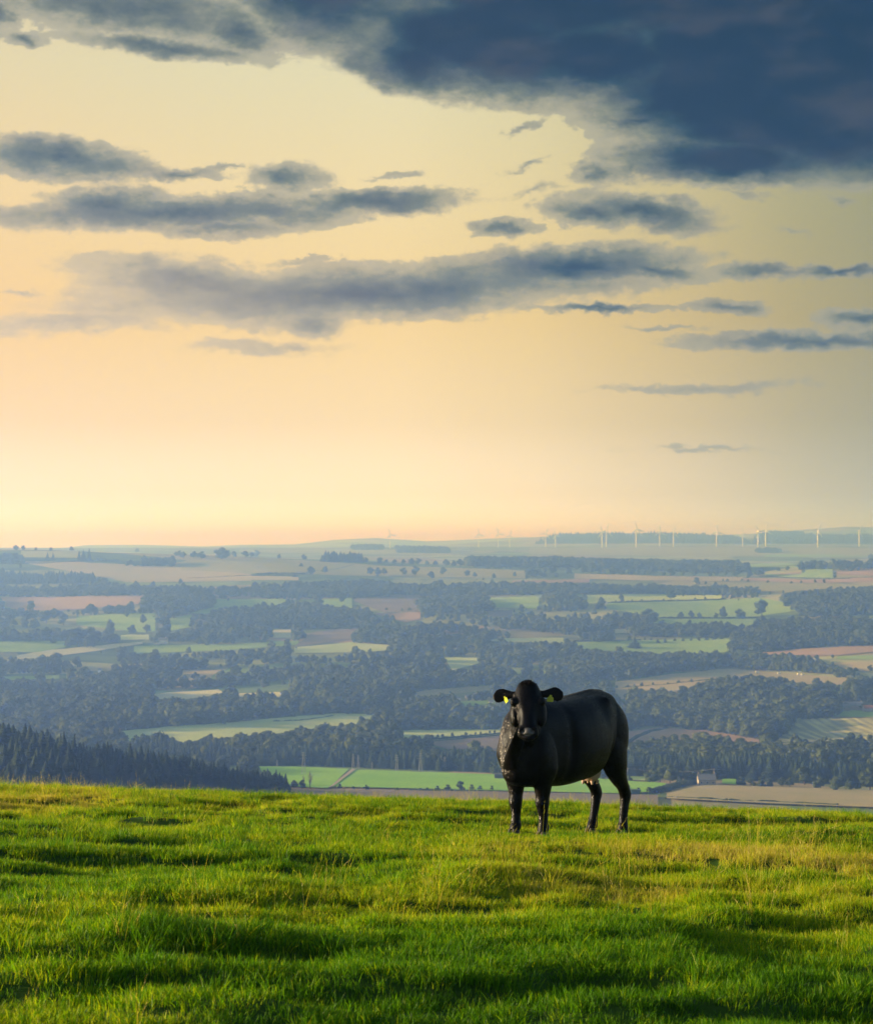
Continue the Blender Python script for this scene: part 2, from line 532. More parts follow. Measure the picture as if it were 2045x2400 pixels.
def to_ground(px, py, dmin=600.0):
    """first point of the land along the line of sight through a point of the layout"""
    tx = (px - CX) / F
    s = -(py - HZ) / F
    d = _us[_us > dmin]
    z = land(tx * d, d)
    hit = np.nonzero(z >= s * d)[0]
    if len(hit) == 0:
        dd = d[np.argmax(z / d)]
    else:
        k = hit[0]
        if k == 0:
            dd = d[0]
        else:
            a, b = d[k - 1], d[k]
            for _ in range(18):
                c = 0.5 * (a + b)
                if land(np.array([tx * c]), np.array([c]))[0] >= s * c: b = c
                else: a = c
            dd = b
    return tx * dd, dd


def px_of(x, y, z):
    return CX + F * x / y, HZ - F * z / y

# ------------------------------------------------------------------ fields of the valley
def mat_field(name, col, col2, stripe=0.0, scale=0.03):
    m, N, out = new_mat(name)
    b = N.new('ShaderNodeBsdfPrincipled')
    co = N.new('ShaderNodeNewGeometry').outputs['Position']
    flat = N.vmath('MULTIPLY', co, (1, 0.45, 0))
    f = N.step(N.noise(flat, scale, 5, 0.6), 0.34, 0.66)
    if stripe:
        sp = N.math('FRACT', N.math('MULTIPLY', N.sep(flat)[0], 1.0 / stripe))
        n2 = N.noise(N.vmath('MULTIPLY', flat, (1, 0.12, 0)), 0.11, 4, 0.65)
        f = N.step(N.math('ADD', n2, N.math('MULTIPLY', N.math('ABSOLUTE', N.math('SUBTRACT', sp, 0.5)), 0.35)), 0.48, 0.72)
    c = N.mix(f, col, col2)
    m.node_tree.links.new(c, b.inputs['Base Color'])
    b.inputs['Roughness'].default_value = 1.0
    b.inputs['Specular IOR Level'].default_value = 0.05
    m.node_tree.links.new(b.outputs[0], out.inputs[0])
    return m


FM = {
    'green': mat_field('pasture_green', (0.22, 0.36, 0.06), (0.29, 0.41, 0.09)),
    'bright': mat_field('fresh_grass', (0.22, 0.46, 0.03), (0.29, 0.52, 0.05), scale=0.02),
    'lime': mat_field('young_grass', (0.50, 0.60, 0.12), (0.56, 0.62, 0.17)),
    'pale': mat_field('mown_grass', (0.50, 0.55, 0.25), (0.42, 0.52, 0.20)),
    'straw': mat_field('cut_hay', (0.62, 0.57, 0.34), (0.54, 0.52, 0.29)),
    'tan': mat_field('stubble', (0.44, 0.36, 0.19), (0.38, 0.34, 0.17)),
    'olive': mat_field('rough_grazing', (0.28, 0.30, 0.10), (0.34, 0.31, 0.12)),
    'gold': mat_field('ripening_grass', (0.42, 0.40, 0.12), (0.34, 0.37, 0.11)),
    'pink': mat_field('dry_soil', (0.40, 0.27, 0.19), (0.35, 0.25, 0.17)),
    'brown': mat_field('ploughed_soil', (0.23, 0.185, 0.15), (0.19, 0.16, 0.13)),
    'stripe': mat_field('striped_stubble', (0.26, 0.26, 0.16), (0.52, 0.50, 0.22), stripe=11.0),
    'track': plain_mat('track_dust', (0.36, 0.30, 0.2), 1.0, 0.2, 0.05),
}
# outline of every field as seen in the layout: upper edge, lower edge, kind
FIELDS = [
    ('gold', [(50, 1292), (180, 1292), (330, 1295)], [(50, 1307), (180, 1308), (330, 1304)]),
    ('tan', [(60, 1316), (180, 1318), (420, 1330), (590, 1346)], [(60, 1321), (240, 1353), (300, 1366), (590, 1362)]),
    ('olive', [(425, 1317), (560, 1310), (700, 1313), (880, 1325)], [(425, 1337), (600, 1345), (700, 1347), (880, 1337)]),
    ('tan', [(440, 1349), (700, 1353)], [(440, 1359), (700, 1361)]),
    ('pink', [(4, 1400), (335, 1398)], [(4, 1418), (45, 1432), (150, 1432), (325, 1417)]),
    ('green', [(505, 1405), (670, 1404)], [(500, 1426), (640, 1421), (670, 1412)]),
    ('green', [(430, 1428), (512, 1425)], [(430, 1438), (480, 1440), (512, 1434)]),
    ('green', [(180, 1446), (260, 1440), (365, 1438)], [(180, 1466), (340, 1484), (365, 1480)]),
    ('green', [(400, 1450), (450, 1440)], [(400, 1480), (450, 1470)]),
    ('green', [(0, 1505), (155, 1504)], [(0, 1530), (90, 1530), (155, 1518)]),
    ('straw', [(40, 1538), (95, 1527), (220, 1515), (335, 1505)], [(40, 1546), (100, 1543), (225, 1527), (335, 1510)]),
    ('green', [(315, 1515), (560, 1510), (700, 1501)], [(315, 1533), (520, 1526), (700, 1512)]),
    ('straw', [(640, 1478), (682, 1476)], [(640, 1496), (682, 1496)]),
    ('pale', [(284, 1490), (350, 1488)], [(284, 1501), (350, 1500)]),
    ('olive', [(700, 1314), (900, 1327), (1100, 1333), (1230, 1338)], [(700, 1346), (800, 1350), (930, 1352), (1230, 1356)]),
    ('brown', [(830, 1403), (900, 1398), (985, 1394)], [(830, 1410), (900, 1436), (985, 1436)]),
    ('pink', [(880, 1438), (985, 1436)], [(880, 1440), (950, 1460), (985, 1452)]),
    ('green', [(752, 1405), (825, 1402)], [(752, 1420), (825, 1426)]),
    ('pink', [(1200, 1362), (1380, 1358)], [(1200, 1368), (1380, 1366)]),
    ('green', [(1145, 1402), (1262, 1400)], [(1145, 1424), (1262, 1428)]),
    ('brown', [(1140, 1432), (1200, 1430)], [(1140, 1446), (1200, 1446)]),
    ('brown', [(730, 1483), (850, 1470)], [(690, 1515), (730, 1512), (840, 1496)]),
    ('pale', [(690, 1518), (830, 1506), (920, 1514)], [(690, 1532), (850, 1530), (920, 1524)]),
    ('pale', [(1150, 1498), (1320, 1496)], [(1150, 1504), (1320, 1508)]),
    ('tan', [(1345, 1345), (1560, 1351), (1740, 1353)], [(1345, 1357), (1500, 1361), (1740, 1363)]),
    ('green', [(1755, 1322), (1830, 1319), (1950, 1330)], [(1755, 1344), (1850, 1354), (1950, 1356)]),
    ('pink', [(1680, 1354), (1900, 1360), (2045, 1353), (2120, 1352)], [(1680, 1359), (1900, 1367), (2045, 1364), (2120, 1362)]),
    ('pink', [(1960, 1341), (2045, 1338), (2120, 1337)], [(1960, 1345), (2045, 1350), (2120, 1349)]),
    ('olive', [(1690, 1367), (2045, 1371), (2120, 1372)], [(1690, 1376), (1760, 1386), (1900, 1392), (2000, 1381), (2120, 1378)]),
    ('lime', [(1375, 1396), (1500, 1394), (1690, 1396)], [(1375, 1416), (1450, 1411), (1690, 1404)]),
    ('green', [(1425, 1414), (1710, 1406), (1775, 1401), (1885, 1420)], [(1412, 1426), (1550, 1449), (1770, 1446), (1840, 1436), (1885, 1428)]),
    ('green', [(1530, 1452), (1770, 1450)], [(1530, 1462), (1770, 1472)]),
    ('straw', [(1440, 1476), (1505, 1474)], [(1440, 1485), (1505, 1485)]),
    ('green', [(1345, 1506), (1500, 1502), (1710, 1496)], [(1345, 1520), (1530, 1536), (1700, 1530), (1710, 1526)]),
    ('pink', [(1780, 1530), (1900, 1520), (2045, 1513), (2100, 1510)], [(1780, 1536), (1960, 1537), (2045, 1529), (2100, 1527)]),
    ('green', [(1960, 1539), (2045, 1536), (2100, 1534)], [(1960, 1546), (2045, 1547), (2100, 1546)]),
    ('straw', [(362, 1627), (430, 1622), (512, 1617)], [(362, 1643), (440, 1640), (530, 1627)]),
    ('straw', [(560, 1626), (690, 1623)], [(560, 1635), (690, 1636)]),
    ('tan', [(180, 1566), (280, 1562)], [(180, 1574), (280, 1574)]),
    ('green', [(0, 1588), (140, 1584)], [(0, 1596), (140, 1592)]),
    ('pale', [(238, 1718), (400, 1704), (560, 1693), (700, 1679), (790, 1673), (885, 1676)], [(240, 1719), (310, 1741), (400, 1745), (560, 1727), (700, 1717), (840, 1698), (885, 1680)]),
    ('pale', [(945, 1713), (1180, 1710)], [(935, 1735), (1000, 1738), (1180, 1722)]),
    ('brown', [(1000, 1740), (1180, 1727)], [(1000, 1742), (1050, 1758), (1180, 1756)]),
    ('tan', [(880, 1638), (1010, 1618), (1180, 1605)], [(880, 1641), (1000, 1633), (1180, 1616)]),
    ('green', [(1070, 1646), (1160, 1642)], [(1070, 1656), (1160, 1654)]),
    ('pale', [(1040, 1542), (1125, 1543)], [(1060, 1572), (1120, 1556)]),
    ('bright', [(605, 1798), (700, 1799), (818, 1804)], [(640, 1842), (700, 1846), (768, 1850)]),
    ('bright', [(834, 1806), (1000, 1811), (1160, 1817), (1330, 1822), (1560, 1838)], [(778, 1846), (1000, 1851), (1160, 1855), (1450, 1862), (1530, 1858)]),
    ('tan', [(1440, 1600), (1560, 1582), (1700, 1569), (1860, 1580), (2000, 1592)], [(1440, 1642), (1620, 1622), (1740, 1599), (1960, 1607), (2000, 1602)]),
    ('tan', [(1880, 1557), (2045, 1551), (2100, 1550)], [(1960, 1571), (2045, 1576), (2100, 1577)]),
    ('pink', [(1455, 1718), (1550, 1706), (1660, 1714), (1785, 1736)], [(1455, 1757), (1620, 1742), (1740, 1750), (1775, 1747)]),
    ('stripe', [(1838, 1684), (2045, 1684), (2110, 1684)], [(1810, 1747), (1950, 1742), (2045, 1737), (2110, 1735)]),
    ('green', [(1950, 1667), (2045, 1666), (2110, 1666)], [(1950, 1681), (2045, 1682), (2110, 1682)]),
    ('tan', [(1560, 1862), (1640, 1842), (1800, 1846), (2045, 1855), (2140, 1858)], [(1560, 1874), (1800, 1886), (2045, 1895), (2140, 1898)]),
    ('brown', [(660, 1852), (1160, 1858), (1540, 1866)], [(660, 1868), (1160, 1880), (1540, 1890)]),
    ('bright', [(1690, 1828), (1722, 1827)], [(1690, 1838), (1722, 1840)]),
    ('lime', [(1450, 1820), (1530, 1822)], [(1450, 1828), (1520, 1832)]),
]
FIELDS += [('olive', [(1240, 1285), (1500, 1284), (1800, 1285), (2110, 1286)], [(1240, 1300), (1500, 1303), (1800, 1304), (2110, 1303)]),
           ('olive', [(560, 1289), (800, 1288), (1080, 1288)], [(560, 1294), (800, 1297), (1080, 1300)]),
           ('green', [(1790, 1300), (2110, 1298)], [(1790, 1306), (2110, 1306)])]
FIELD_POLYS = []


def ground_strip(name, mat, top, bot, lift, ncol=26, nrow=7):
    top, bot = np.array(top, float), np.array(bot, float)
    s = np.linspace(0, 1, ncol)

    def along(pts):
        L = np.concatenate([[0], np.cumsum(np.abs(np.diff(pts[:, 0])) + 1e-6)]); L /= L[-1]
        return np.stack([np.interp(s, L, pts[:, 0]), np.interp(s, L, pts[:, 1])], 1)
    a, b = along(top), along(bot)
    # a slightly wandering outline, as hedged fields have
    wob = np.array([mnoise.noise((p[0] * 0.05, p[1] * 0.05, 3.3)) for p in a]) * 1.3
    a[:, 1] += wob
    ga = np.array([to_ground(*p) for p in a]); gb = np.array([to_ground(*p) for p in b])
    r = np.linspace(0, 1, nrow)[:, None, None]
    g = gb[None] * (1 - r) + ga[None] * r
    X, Y = g[..., 0], g[..., 1]
    return link(name, grid_mesh(name, X, Y, land(X, Y) + lift, mat))


for k, (kind, top, bot) in enumerate(FIELDS):
    o = ground_strip('field', FM[kind], top, bot, 0.9 + 0.05 * (k % 5))
    tag(o, kind='structure')
    FIELD_POLYS.append(np.array(top + bot[::-1], float))
o = ground_strip('farm_track', FM['track'], [(826, 1804), (834, 1806)], [(770, 1848), (776, 1848)], 1.3, 4, 14)
tag(o, kind='structure')


def in_fields(px, py, pad=0.0):
    px = np.asarray(px, float); py = np.asarray(py, float)
    res = np.zeros(px.shape, bool)
    for poly in FIELD_POLYS:
        if pad == 0 and False:
            pass
        x0, y0 = poly[:, 0].min() - pad, poly[:, 1].min() - pad
        x1, y1 = poly[:, 0].max() + pad, poly[:, 1].max() + pad
        near = (px > x0) & (px < x1) & (py > y0) & (py < y1)
        if not near.any():
            continue
        c = np.zeros(px.shape, bool)
        n = len(poly)
        for i in range(n):
            xa, ya = poly[i]; xb, yb = poly[(i + 1) % n]
            cond = ((ya > py) != (yb > py))
            with np.errstate(divide='ignore', invalid='ignore'):
                xi = (xb - xa) * (py - ya) / (yb - ya + 1e-12) + xa
            c ^= cond & (px < xi)
        res |= c
    return res


# ------------------------------------------------------------------ trees
def mat_leaf(name, dark, light, trans=0.25):
    m, N, out = new_mat(name)
    b = N.new('ShaderNodeBsdfPrincipled')
    tr = N.new('ShaderNodeBsdfTranslucent')
    mx = N.new('ShaderNodeMixShader')
    mx.inputs[0].default_value = trans
    at = N.new('ShaderNodeAttribute', attribute_type='INSTANCER', attribute_name='tint').outputs['Fac']
    oi = N.new('ShaderNodeObjectInfo').outputs['Random']
    pos = N.new('ShaderNodeTexCoord').outputs['Object']
    n = N.noise(pos, 7.0, 3)
    f = N.math('ADD', N.math('MULTIPLY', N.math('ADD', at, oi), 0.5), N.math('MULTIPLY', N.math('SUBTRACT', n, 0.5), 0.8), clamp=True)
    c = N.mix(f, dark, light)
    for s in (b.inputs['Base Color'], tr.inputs['Color']):
        m.node_tree.links.new(c, s)
    b.inputs['Roughness'].default_value = 0.85
    b.inputs['Specular IOR Level'].default_value = 0.15
    m.node_tree.links.new(b.outputs[0], mx.inputs[1])
    m.node_tree.links.new(tr.outputs[0], mx.inputs[2])
    m.node_tree.links.new(mx.outputs[0], out.inputs[0])
    return m


M_BROAD = mat_leaf('broadleaf_foliage', (0.014, 0.034, 0.012), (0.11, 0.145, 0.038))
M_CONIF = mat_leaf('conifer_needles', (0.012, 0.032, 0.018), (0.035, 0.062, 0.030), 0.1)
M_BARK = plain_mat('bark', (0.09, 0.07, 0.05), 0.95, 0.3, 6.0, 0.1)
M_TWIG = plain_mat('bare_twigs', (0.16, 0.13, 0.10), 0.95, 0.2, 6.0, 0.1)


def _ico(sub=1):
    bm = bmesh.new()
    bmesh.ops.create_icosphere(bm, subdivisions=sub, radius=1.0)
    v = np.array([p.co[:] for p in bm.verts]); f = [[q.index for q in p.verts] for p in bm.faces]
    bm.free()
    return v, f


ICO1 = _ico(1)
ICO2 = _ico(2)


def broadleaf_crown(seed, width=0.46, base=0.14, nlobe=11, nleaf=42):
    """crown of a unit-high tree: lobes of foliage with leaf sprays standing off them"""
    r = np.random.default_rng(seed)
    V, Fc = [], []
    lobes = []
    for k in range(nlobe):
        a = r.uniform(0, 2 * math.pi); h = r.uniform(0.0, 1.0)
        rad = width * (0.25 + 0.75 * math.sin(math.pi * min(1, 0.18 + h * 0.78))) * r.uniform(0.35, 0.72)
        c = np.array([math.cos(a) * rad, math.sin(a) * rad, base + 0.13 + h * (0.74 - base)])
        lobes.append((c, r.uniform(0.15, 0.25) * (1.1 - 0.35 * h)))
    lobes.append((np.array([0, 0, 0.82]), 0.17)); lobes.append((np.array([0, 0, 0.48]), 0.27))
    for c, s in lobes:
        v, f = ICO1
        o = len(V)
        jit = 1 + r.uniform(-0.22, 0.22, len(v))
        for p, j in zip(v, jit):
            V.append(c + p * s * 0.9 * j * np.array([1.12, 1.12, 0.86]))
        Fc += [[q + o for q in t] for t in f]
        n = r.normal(size=(nleaf, 3)); n /= np.linalg.norm(n, axis=1)[:, None]
        for d in n:
            if d[2] < -0.55:
                continue
            q = c + d * s * r.uniform(0.86, 1.16) * np.array([1.12, 1.12, 0.86])
            t1 = np.cross(d, r.normal(size=3)); t1 /= np.linalg.norm(t1)
            t2 = np.cross(d, t1)
            tl = r.uniform(-0.6, 0.6)
            t1 = t1 * math.cos(tl) + d * math.sin(tl)
            e = r.uniform(0.018, 0.045)
            o = len(V)
            V += [q - t1 * e - t2 * e * 0.6, q + t1 * e * 0.8 - t2 * e, q + t1 * e + t2 * e * 0.7, q - t1 * e * 0.7 + t2 * e]
            Fc.append([o, o + 1, o + 2, o + 3])
    return V, Fc


def conifer_crown(seed, width=0.17):
    r = np.random.default_rng(seed)
    V, Fc = [], []
    tiers = 12
    for k in range(tiers):
        h = 0.10 + 0.84 * k / (tiers - 1)
        rad = width * (1 - 0.93 * (k / (tiers - 1)) ** 1.15) * r.uniform(0.85, 1.15)
        nb = 11
        off = r.uniform(0, 6.3)
        for b in range(nb):
            a = off + b * 2 * math.pi / nb + r.uniform(-0.2, 0.2)
            L = rad * r.uniform(0.7, 1.25); w = L * 0.42 + 0.006
            dr = r.uniform(0.25, 0.5) * L
            ca, sa = math.cos(a), math.sin(a)
            o = len(V)
            V += [np.array([0, 0, h + 0.05]), np.array([ca * L * .6 - sa * w, sa * L * .6 + ca * w, h - dr * .4]),
                  np.array([ca * L, sa * L, h - dr]), np.array([ca * L * .6 + sa * w, sa * L * .6 - ca * w, h - dr * .4])]
            Fc += [[o, o + 1, o + 2], [o, o + 2, o + 3]]
    o = len(V)
    nb = 7
    for k, (h, rr) in enumerate(((0.06, width * .6), (0.5, width * .36), (1.0, 0.002))):
        for b in range(nb):
            a = b * 2 * math.pi / nb
            V.append(np.array([math.cos(a) * rr, math.sin(a) * rr, h]))
    for k in range(2):
        for b in range(nb):
            Fc.append([o + k * nb + b, o + k * nb + (b + 1) % nb, o + (k + 1) * nb + (b + 1) % nb, o + (k + 1) * nb + b])
    return V, Fc


def trunk_shape(seed, top=0.5, rad=0.03, limbs=4):
    r = np.random.default_rng(seed)
    V, Fc = [], []

    def limb(p, q, r0, r1):
        ax = (q - p) / np.linalg.norm(q - p)
        u = np.cross(ax, [0.3, 0.9, 0.2]); u /= np.linalg.norm(u); w = np.cross(ax, u)
        o = len(V)
        for c, rr in ((p, r0), (q, r1)):
            for b in range(6):
                a = b * math.pi / 3
                V.append(c + (u * math.cos(a) + w * math.sin(a)) * rr)
        for b in range(6):
            Fc.append([o + b, o + (b + 1) % 6, o + 6 + (b + 1) % 6, o + 6 + b])
    z = np.array([0, 0, -0.06]); t = np.array([r.uniform(-.02, .02), r.uniform(-.02, .02), top])
    limb(z, t * 0.5, rad * 1.25, rad * 0.85); limb(t * 0.5, t, rad * 0.85, rad * 0.4)
    for k in range(limbs):
        a = r.uniform(0, 6.3); h = r.uniform(0.35, 0.9)
        p = t * h
        q = p + np.array([math.cos(a) * .2, math.sin(a) * .2, r.uniform(.1, .22)])
        limb(p, q, rad * .5, rad * .2)
    return V, Fc


BROAD = [mesh_from('broadleaf_crown', *broadleaf_crown(20 + k, width=(0.46, 0.40, 0.52, 0.43, 0.36)[k]), [M_BROAD]) for k in range(5)]
CONIF = [mesh_from('conifer_crown', *conifer_crown(40 + k, width=(0.22, 0.27, 0.19)[k]), [M_CONIF]) for k in range(3)]
TRUNK = [mesh_from('trunk', *trunk_shape(60 + k), [M_BARK]) for k in range(2)]
CTRUNK = mesh_from('trunk', *trunk_shape(66, 0.8, 0.016, 0), [M_BARK])


def whole_tree(crown, trunk, name):
    """crown and trunk in one mesh, for the masses of woodland"""
    bm = bmesh.new()
    bm.from_mesh(crown)
    n = len(bm.faces)
    bm.from_mesh(trunk)
    bm.faces.ensure_lookup_table()
    me = bpy.data.meshes.new(name)
    for i, f in enumerate(bm.faces):
        f.material_index = 0 if i < n else 1
    bm.to_mesh(me); bm.free()
    me.materials.append(crown.materials[0]); me.materials.append(M_BARK)
    return me


SRC_BROAD = bpy.data.collections.new('woodland_trees')
for k, c in enumerate(BROAD):
    SRC_BROAD.objects.link(bpy.data.objects.new('woodland_tree', whole_tree(c, TRUNK[k % 2], 'woodland_tree')))
SRC_CONIF = bpy.data.collections.new('plantation_trees')
for k, c in enumerate(CONIF):
    SRC_CONIF.objects.link(bpy.data.objects.new('plantation_tree', whole_tree(c, CTRUNK, 'plantation_tree')))


def scatter(name, pts, rot, scl, var, tint, source):
    """one mass of vegetation: points that carry their own turn, size and shade"""
    me = bpy.data.meshes.new(name)
    n = len(pts)
    me.vertices.add(n)
    me.vertices.foreach_set('co', np.asarray(pts, np.float32).ravel())
    for nm, ty, data, key in (('rot', 'FLOAT_VECTOR', rot, 'vector'), ('scl', 'FLOAT_VECTOR', scl, 'vector'), ('var', 'INT', var, 'value'), ('tint', 'FLOAT', tint, 'value')):
        a = me.attributes.new(nm, ty, 'POINT')
        a.data.foreach_set(key, np.asarray(data, np.int32 if ty == 'INT' else np.float32).ravel())
    o = link(name, me)
    g = bpy.data.node_groups.new(name, 'GeometryNodeTree')
    g.interface.new_socket('Geometry', in_out='INPUT', socket_type='NodeSocketGeometry')
    g.interface.new_socket('Geometry', in_out='OUTPUT', socket_type='NodeSocketGeometry')
    nn, L = g.nodes, g.links
    gi, go = nn.new('NodeGroupInput'), nn.new('NodeGroupOutput')
    iop = nn.new('GeometryNodeInstanceOnPoints')
    ci = nn.new('GeometryNodeCollectionInfo')
    ci.inputs['Collection'].default_value = source
    ci.inputs['Separate Children'].default_value = True
    ci.inputs['Reset Children'].default_value = True

    def attr(nm, ty):
        a = nn.new('GeometryNodeInputNamedAttribute'); a.data_type = ty
        a.inputs['Name'].default_value = nm
        return a.outputs['Attribute']
    e = nn.new('FunctionNodeEulerToRotation')
    L.new(attr('rot', 'FLOAT_VECTOR'), e.inputs[0])
    iop.inputs['Pick Instance'].default_value = True
    L.new(gi.outputs[0], iop.inputs['Points'])
    L.new(ci.outputs[0], iop.inputs['Instance'])
    L.new(attr('var', 'INT'), iop.inputs['Instance Index'])
    L.new(e.outputs[0], iop.inputs['Rotation'])
    L.new(attr('scl', 'FLOAT_VECTOR'), iop.inputs['Scale'])
    L.new(iop.outputs[0], go.inputs[0])
    o.modifiers.new('scatter', 'NODES').node_group = g
    tag(o, kind='stuff')
    return o


def tree_mass(name, x, y, h, conifer=False, wide=1.0, tint=None):
    n = len(x)
    z = land(x, y) - 0.2
    rot = np.zeros((n, 3)); rot[:, 2] = rng.uniform(0, 6.28, n); rot[:, :2] = rng.normal(0, 0.04, (n, 2))
    w = h * rng.uniform(0.85, 1.25, n) * wide
    scl = np.stack([w, w, h], 1)
    var = rng.integers(0, 3 if conifer else 5, n)
    if tint is None:
        tint = np.clip(vnoise(x, y, 120, 4, 3) * 1.6 - 0.35 + rng.normal(0, 0.28, n), 0, 1)
    return scatter(name, np.stack([x, y, z], 1), rot, scl, var, tint, SRC_CONIF if conifer else SRC_BROAD)


# ---- woods with an outline of their own: upper edge and lower edge of the ground they stand on, tree height in metres
WOODS = [
    ('conifer_plantation', True, 11.0, 6.0, [(-60, 1745), (0, 1762), (180, 1790), (350, 1818), (520, 1838), (640, 1858)], [(-60, 1800), (0, 1835), (200, 1850), (400, 1860), (560, 1868), (680, 1885)], 'dark conifer plantation on the slope beyond the left end of the grass crest'),
    ('conifer_belt', True, 13.0, 7.0, [(320, 1770), (600, 1778), (900, 1782), (1200, 1788)], [(320, 1795), (600, 1794), (840, 1798), (1180, 1812)], 'long dark conifer belt behind the bright green field'),
    ('valley_wood', False, 15.0, 9.0, [(1480, 1640), (1600, 1640), (1680, 1612), (1800, 1614), (1860, 1622), (1940, 1640), (1950, 1660)], [(1450, 1700), (1560, 1700), (1660, 1710), (1750, 1732), (1820, 1735), (1850, 1690), (1950, 1684)], 'large leafy wood above the pink brown field right of the cow'),
    ('valley_wood', False, 11.0, 8.0, [(1440, 1775), (1560, 1752), (1640, 1752), (1800, 1765), (1950, 1765), (2120, 1755)], [(1440, 1800), (1600, 1795), (1800, 1800), (2000, 1790), (2120, 1780)], 'leafy wood between the pink brown field and the dark conifer belt'),
    ('conifer_belt', True, 13.0, 7.0, [(1440, 1806), (1700, 1806), (1900, 1800), (2120, 1800)], [(1440, 1820), (1700, 1826), (1900, 1836), (2120, 1844)], 'dark conifer belt right of the cow above the stubble field'),
    ('ridge_wood', False, 21.0, 10.0, [(1095, 1324), (1500, 1330), (1760, 1338)], [(1095, 1328), (1500, 1336), (1760, 1342)], 'long dark wood along the far ridge below the wind turbines'),
    ('ridge_wood', False, 15.0, 11.0, [(300, 1322), (400, 1321)], [(300, 1328), (415, 1328)], 'square dark wood on the left part of the far ridge'),
    ('ridge_wood', False, 14.0, 11.0, [(-40, 1308), (50, 1310)], [(-40, 1319), (58, 1319)], 'dark wood on the far ridge at the left edge'),
    ('ridge_conifer_wood', True, 19.0, 9.0, [(752, 1315), (845, 1315)], [(752, 1318), (848, 1318)], 'small dark conifer wood standing up on the middle of the far ridge'),
    ('ridge_conifer_wood', True, 15.0, 9.0, [(-40, 1348), (225, 1352)], [(-40, 1366), (220, 1367)], 'dense dark conifer wood below the ridge at the left edge'),
    ('valley_wood', False, 12.0, 11.0, [(-40, 1385), (300, 1386), (560, 1384)], [(-40, 1397), (320, 1397), (560, 1396)], 'dark wood belt above the pink soil field on the left'),
    ('valley_wood', False, 14.0, 11.0, [(580, 1380), (700, 1376), (900, 1374)], [(600, 1404), (760, 1404), (910, 1400)], 'dark wood in the middle below the tan ridge fields'),
    ('valley_wood', False, 13.0, 11.0, [(340, 1405), (500, 1402)], [(330, 1426), (430, 1444), (500, 1425)], 'rounded dark wood right of the pink soil field'),
    ('valley_wood', False, 13.0, 10.0, [(500, 1442), (620, 1432), (700, 1428), (860, 1440)], [(490, 1466), (700, 1474), (880, 1474)], 'broad dark wood above the white farmhouse'),
    ('valley_wood', False, 16.0, 10.0, [(985, 1420), (1080, 1412), (1150, 1425)], [(985, 1438), (1080, 1440), (1155, 1432)], 'rounded wood on a knoll in the middle of the valley'),
    ('valley_wood', False, 16.0, 10.0, [(835, 1492), (900, 1486), (980, 1490)], [(830, 1508), (900, 1512), (985, 1506)], 'dark wood behind the stone farmhouse in the middle'),
    ('valley_wood', False, 13.0, 10.0, [(900, 1374), (1200, 1378), (1345, 1380), (1540, 1382), (1760, 1388)], [(910, 1394), (1200, 1396), (1345, 1394), (1540, 1392), (1780, 1396)], 'long dark wood above the lime green field'),
    ('valley_wood', False, 14.0, 10.0, [(1830, 1410), (1930, 1394), (2120, 1384)], [(1880, 1450), (2000, 1445), (2120, 1440)], 'dark wood at the right edge beside the green fields'),
    ('valley_wood', False, 15.0, 10.0, [(1720, 1490), (1850, 1468), (2120, 1460)], [(1715, 1530), (1780, 1532), (1900, 1519), (2120, 1508)], 'big dark wood at the right edge below the green fields'),
    ('valley_wood', False, 13.0, 10.0, [(1480, 1478), (1720, 1474)], [(1460, 1492), (1720, 1492)], 'hedge like wood under the green hill field'),
    ('valley_wood', False, 14.0, 9.0, [(1345, 1545), (1500, 1545), (1690, 1552)], [(1345, 1592), (1440, 1592), (1690, 1566)], 'dark wood just behind the back of the cow'),
    ('valley_wood', False, 12.0, 9.0, [(1700, 1552), (1860, 1548), (1880, 1552)], [(1700, 1566), (1900, 1578), (2000, 1586)], 'dark wood along the top of the olive stubble slope'),
    ('far_wood', True, 22.0, 20.0, [(1290, 1262), (1400, 1256), (1530, 1254), (1640, 1257), (1720, 1262)], [(1250, 1276), (1500, 1274), (1760, 1276)], 'dark wooded hill on the skyline behind the middle turbines'),
    ('far_wood', True, 22.0, 20.0, [(1780, 1258), (1900, 1259), (2110, 1259)], [(1760, 1276), (1900, 1275), (2110, 1275)], 'dark wooded hill on the skyline behind the right turbines'),
    ('far_wood', False, 16.0, 14.0, [(825, 1286), (895, 1285)], [(825, 1290), (895, 1290)], 'pale far wood on the misty plain in the middle'),
    ('far_wood', False, 18.0, 14.0, [(930, 1290), (1050, 1291)], [(930, 1297), (1050, 1298)], 'pale long wood on the misty plain under the first turbines'),
    ('far_wood', False, 14.0, 14.0, [(1770, 1292), (1830, 1292)], [(1770, 1297), (1830, 1297)], 'pale wood block on the misty plain under the right turbines'),
    ('far_wood', False, 15.0, 14.0, [(1880, 1332), (2110, 1328)], [(1870, 1337), (2110, 1338)], 'dark wood strip on the right shoulder of the far ridge'),
]
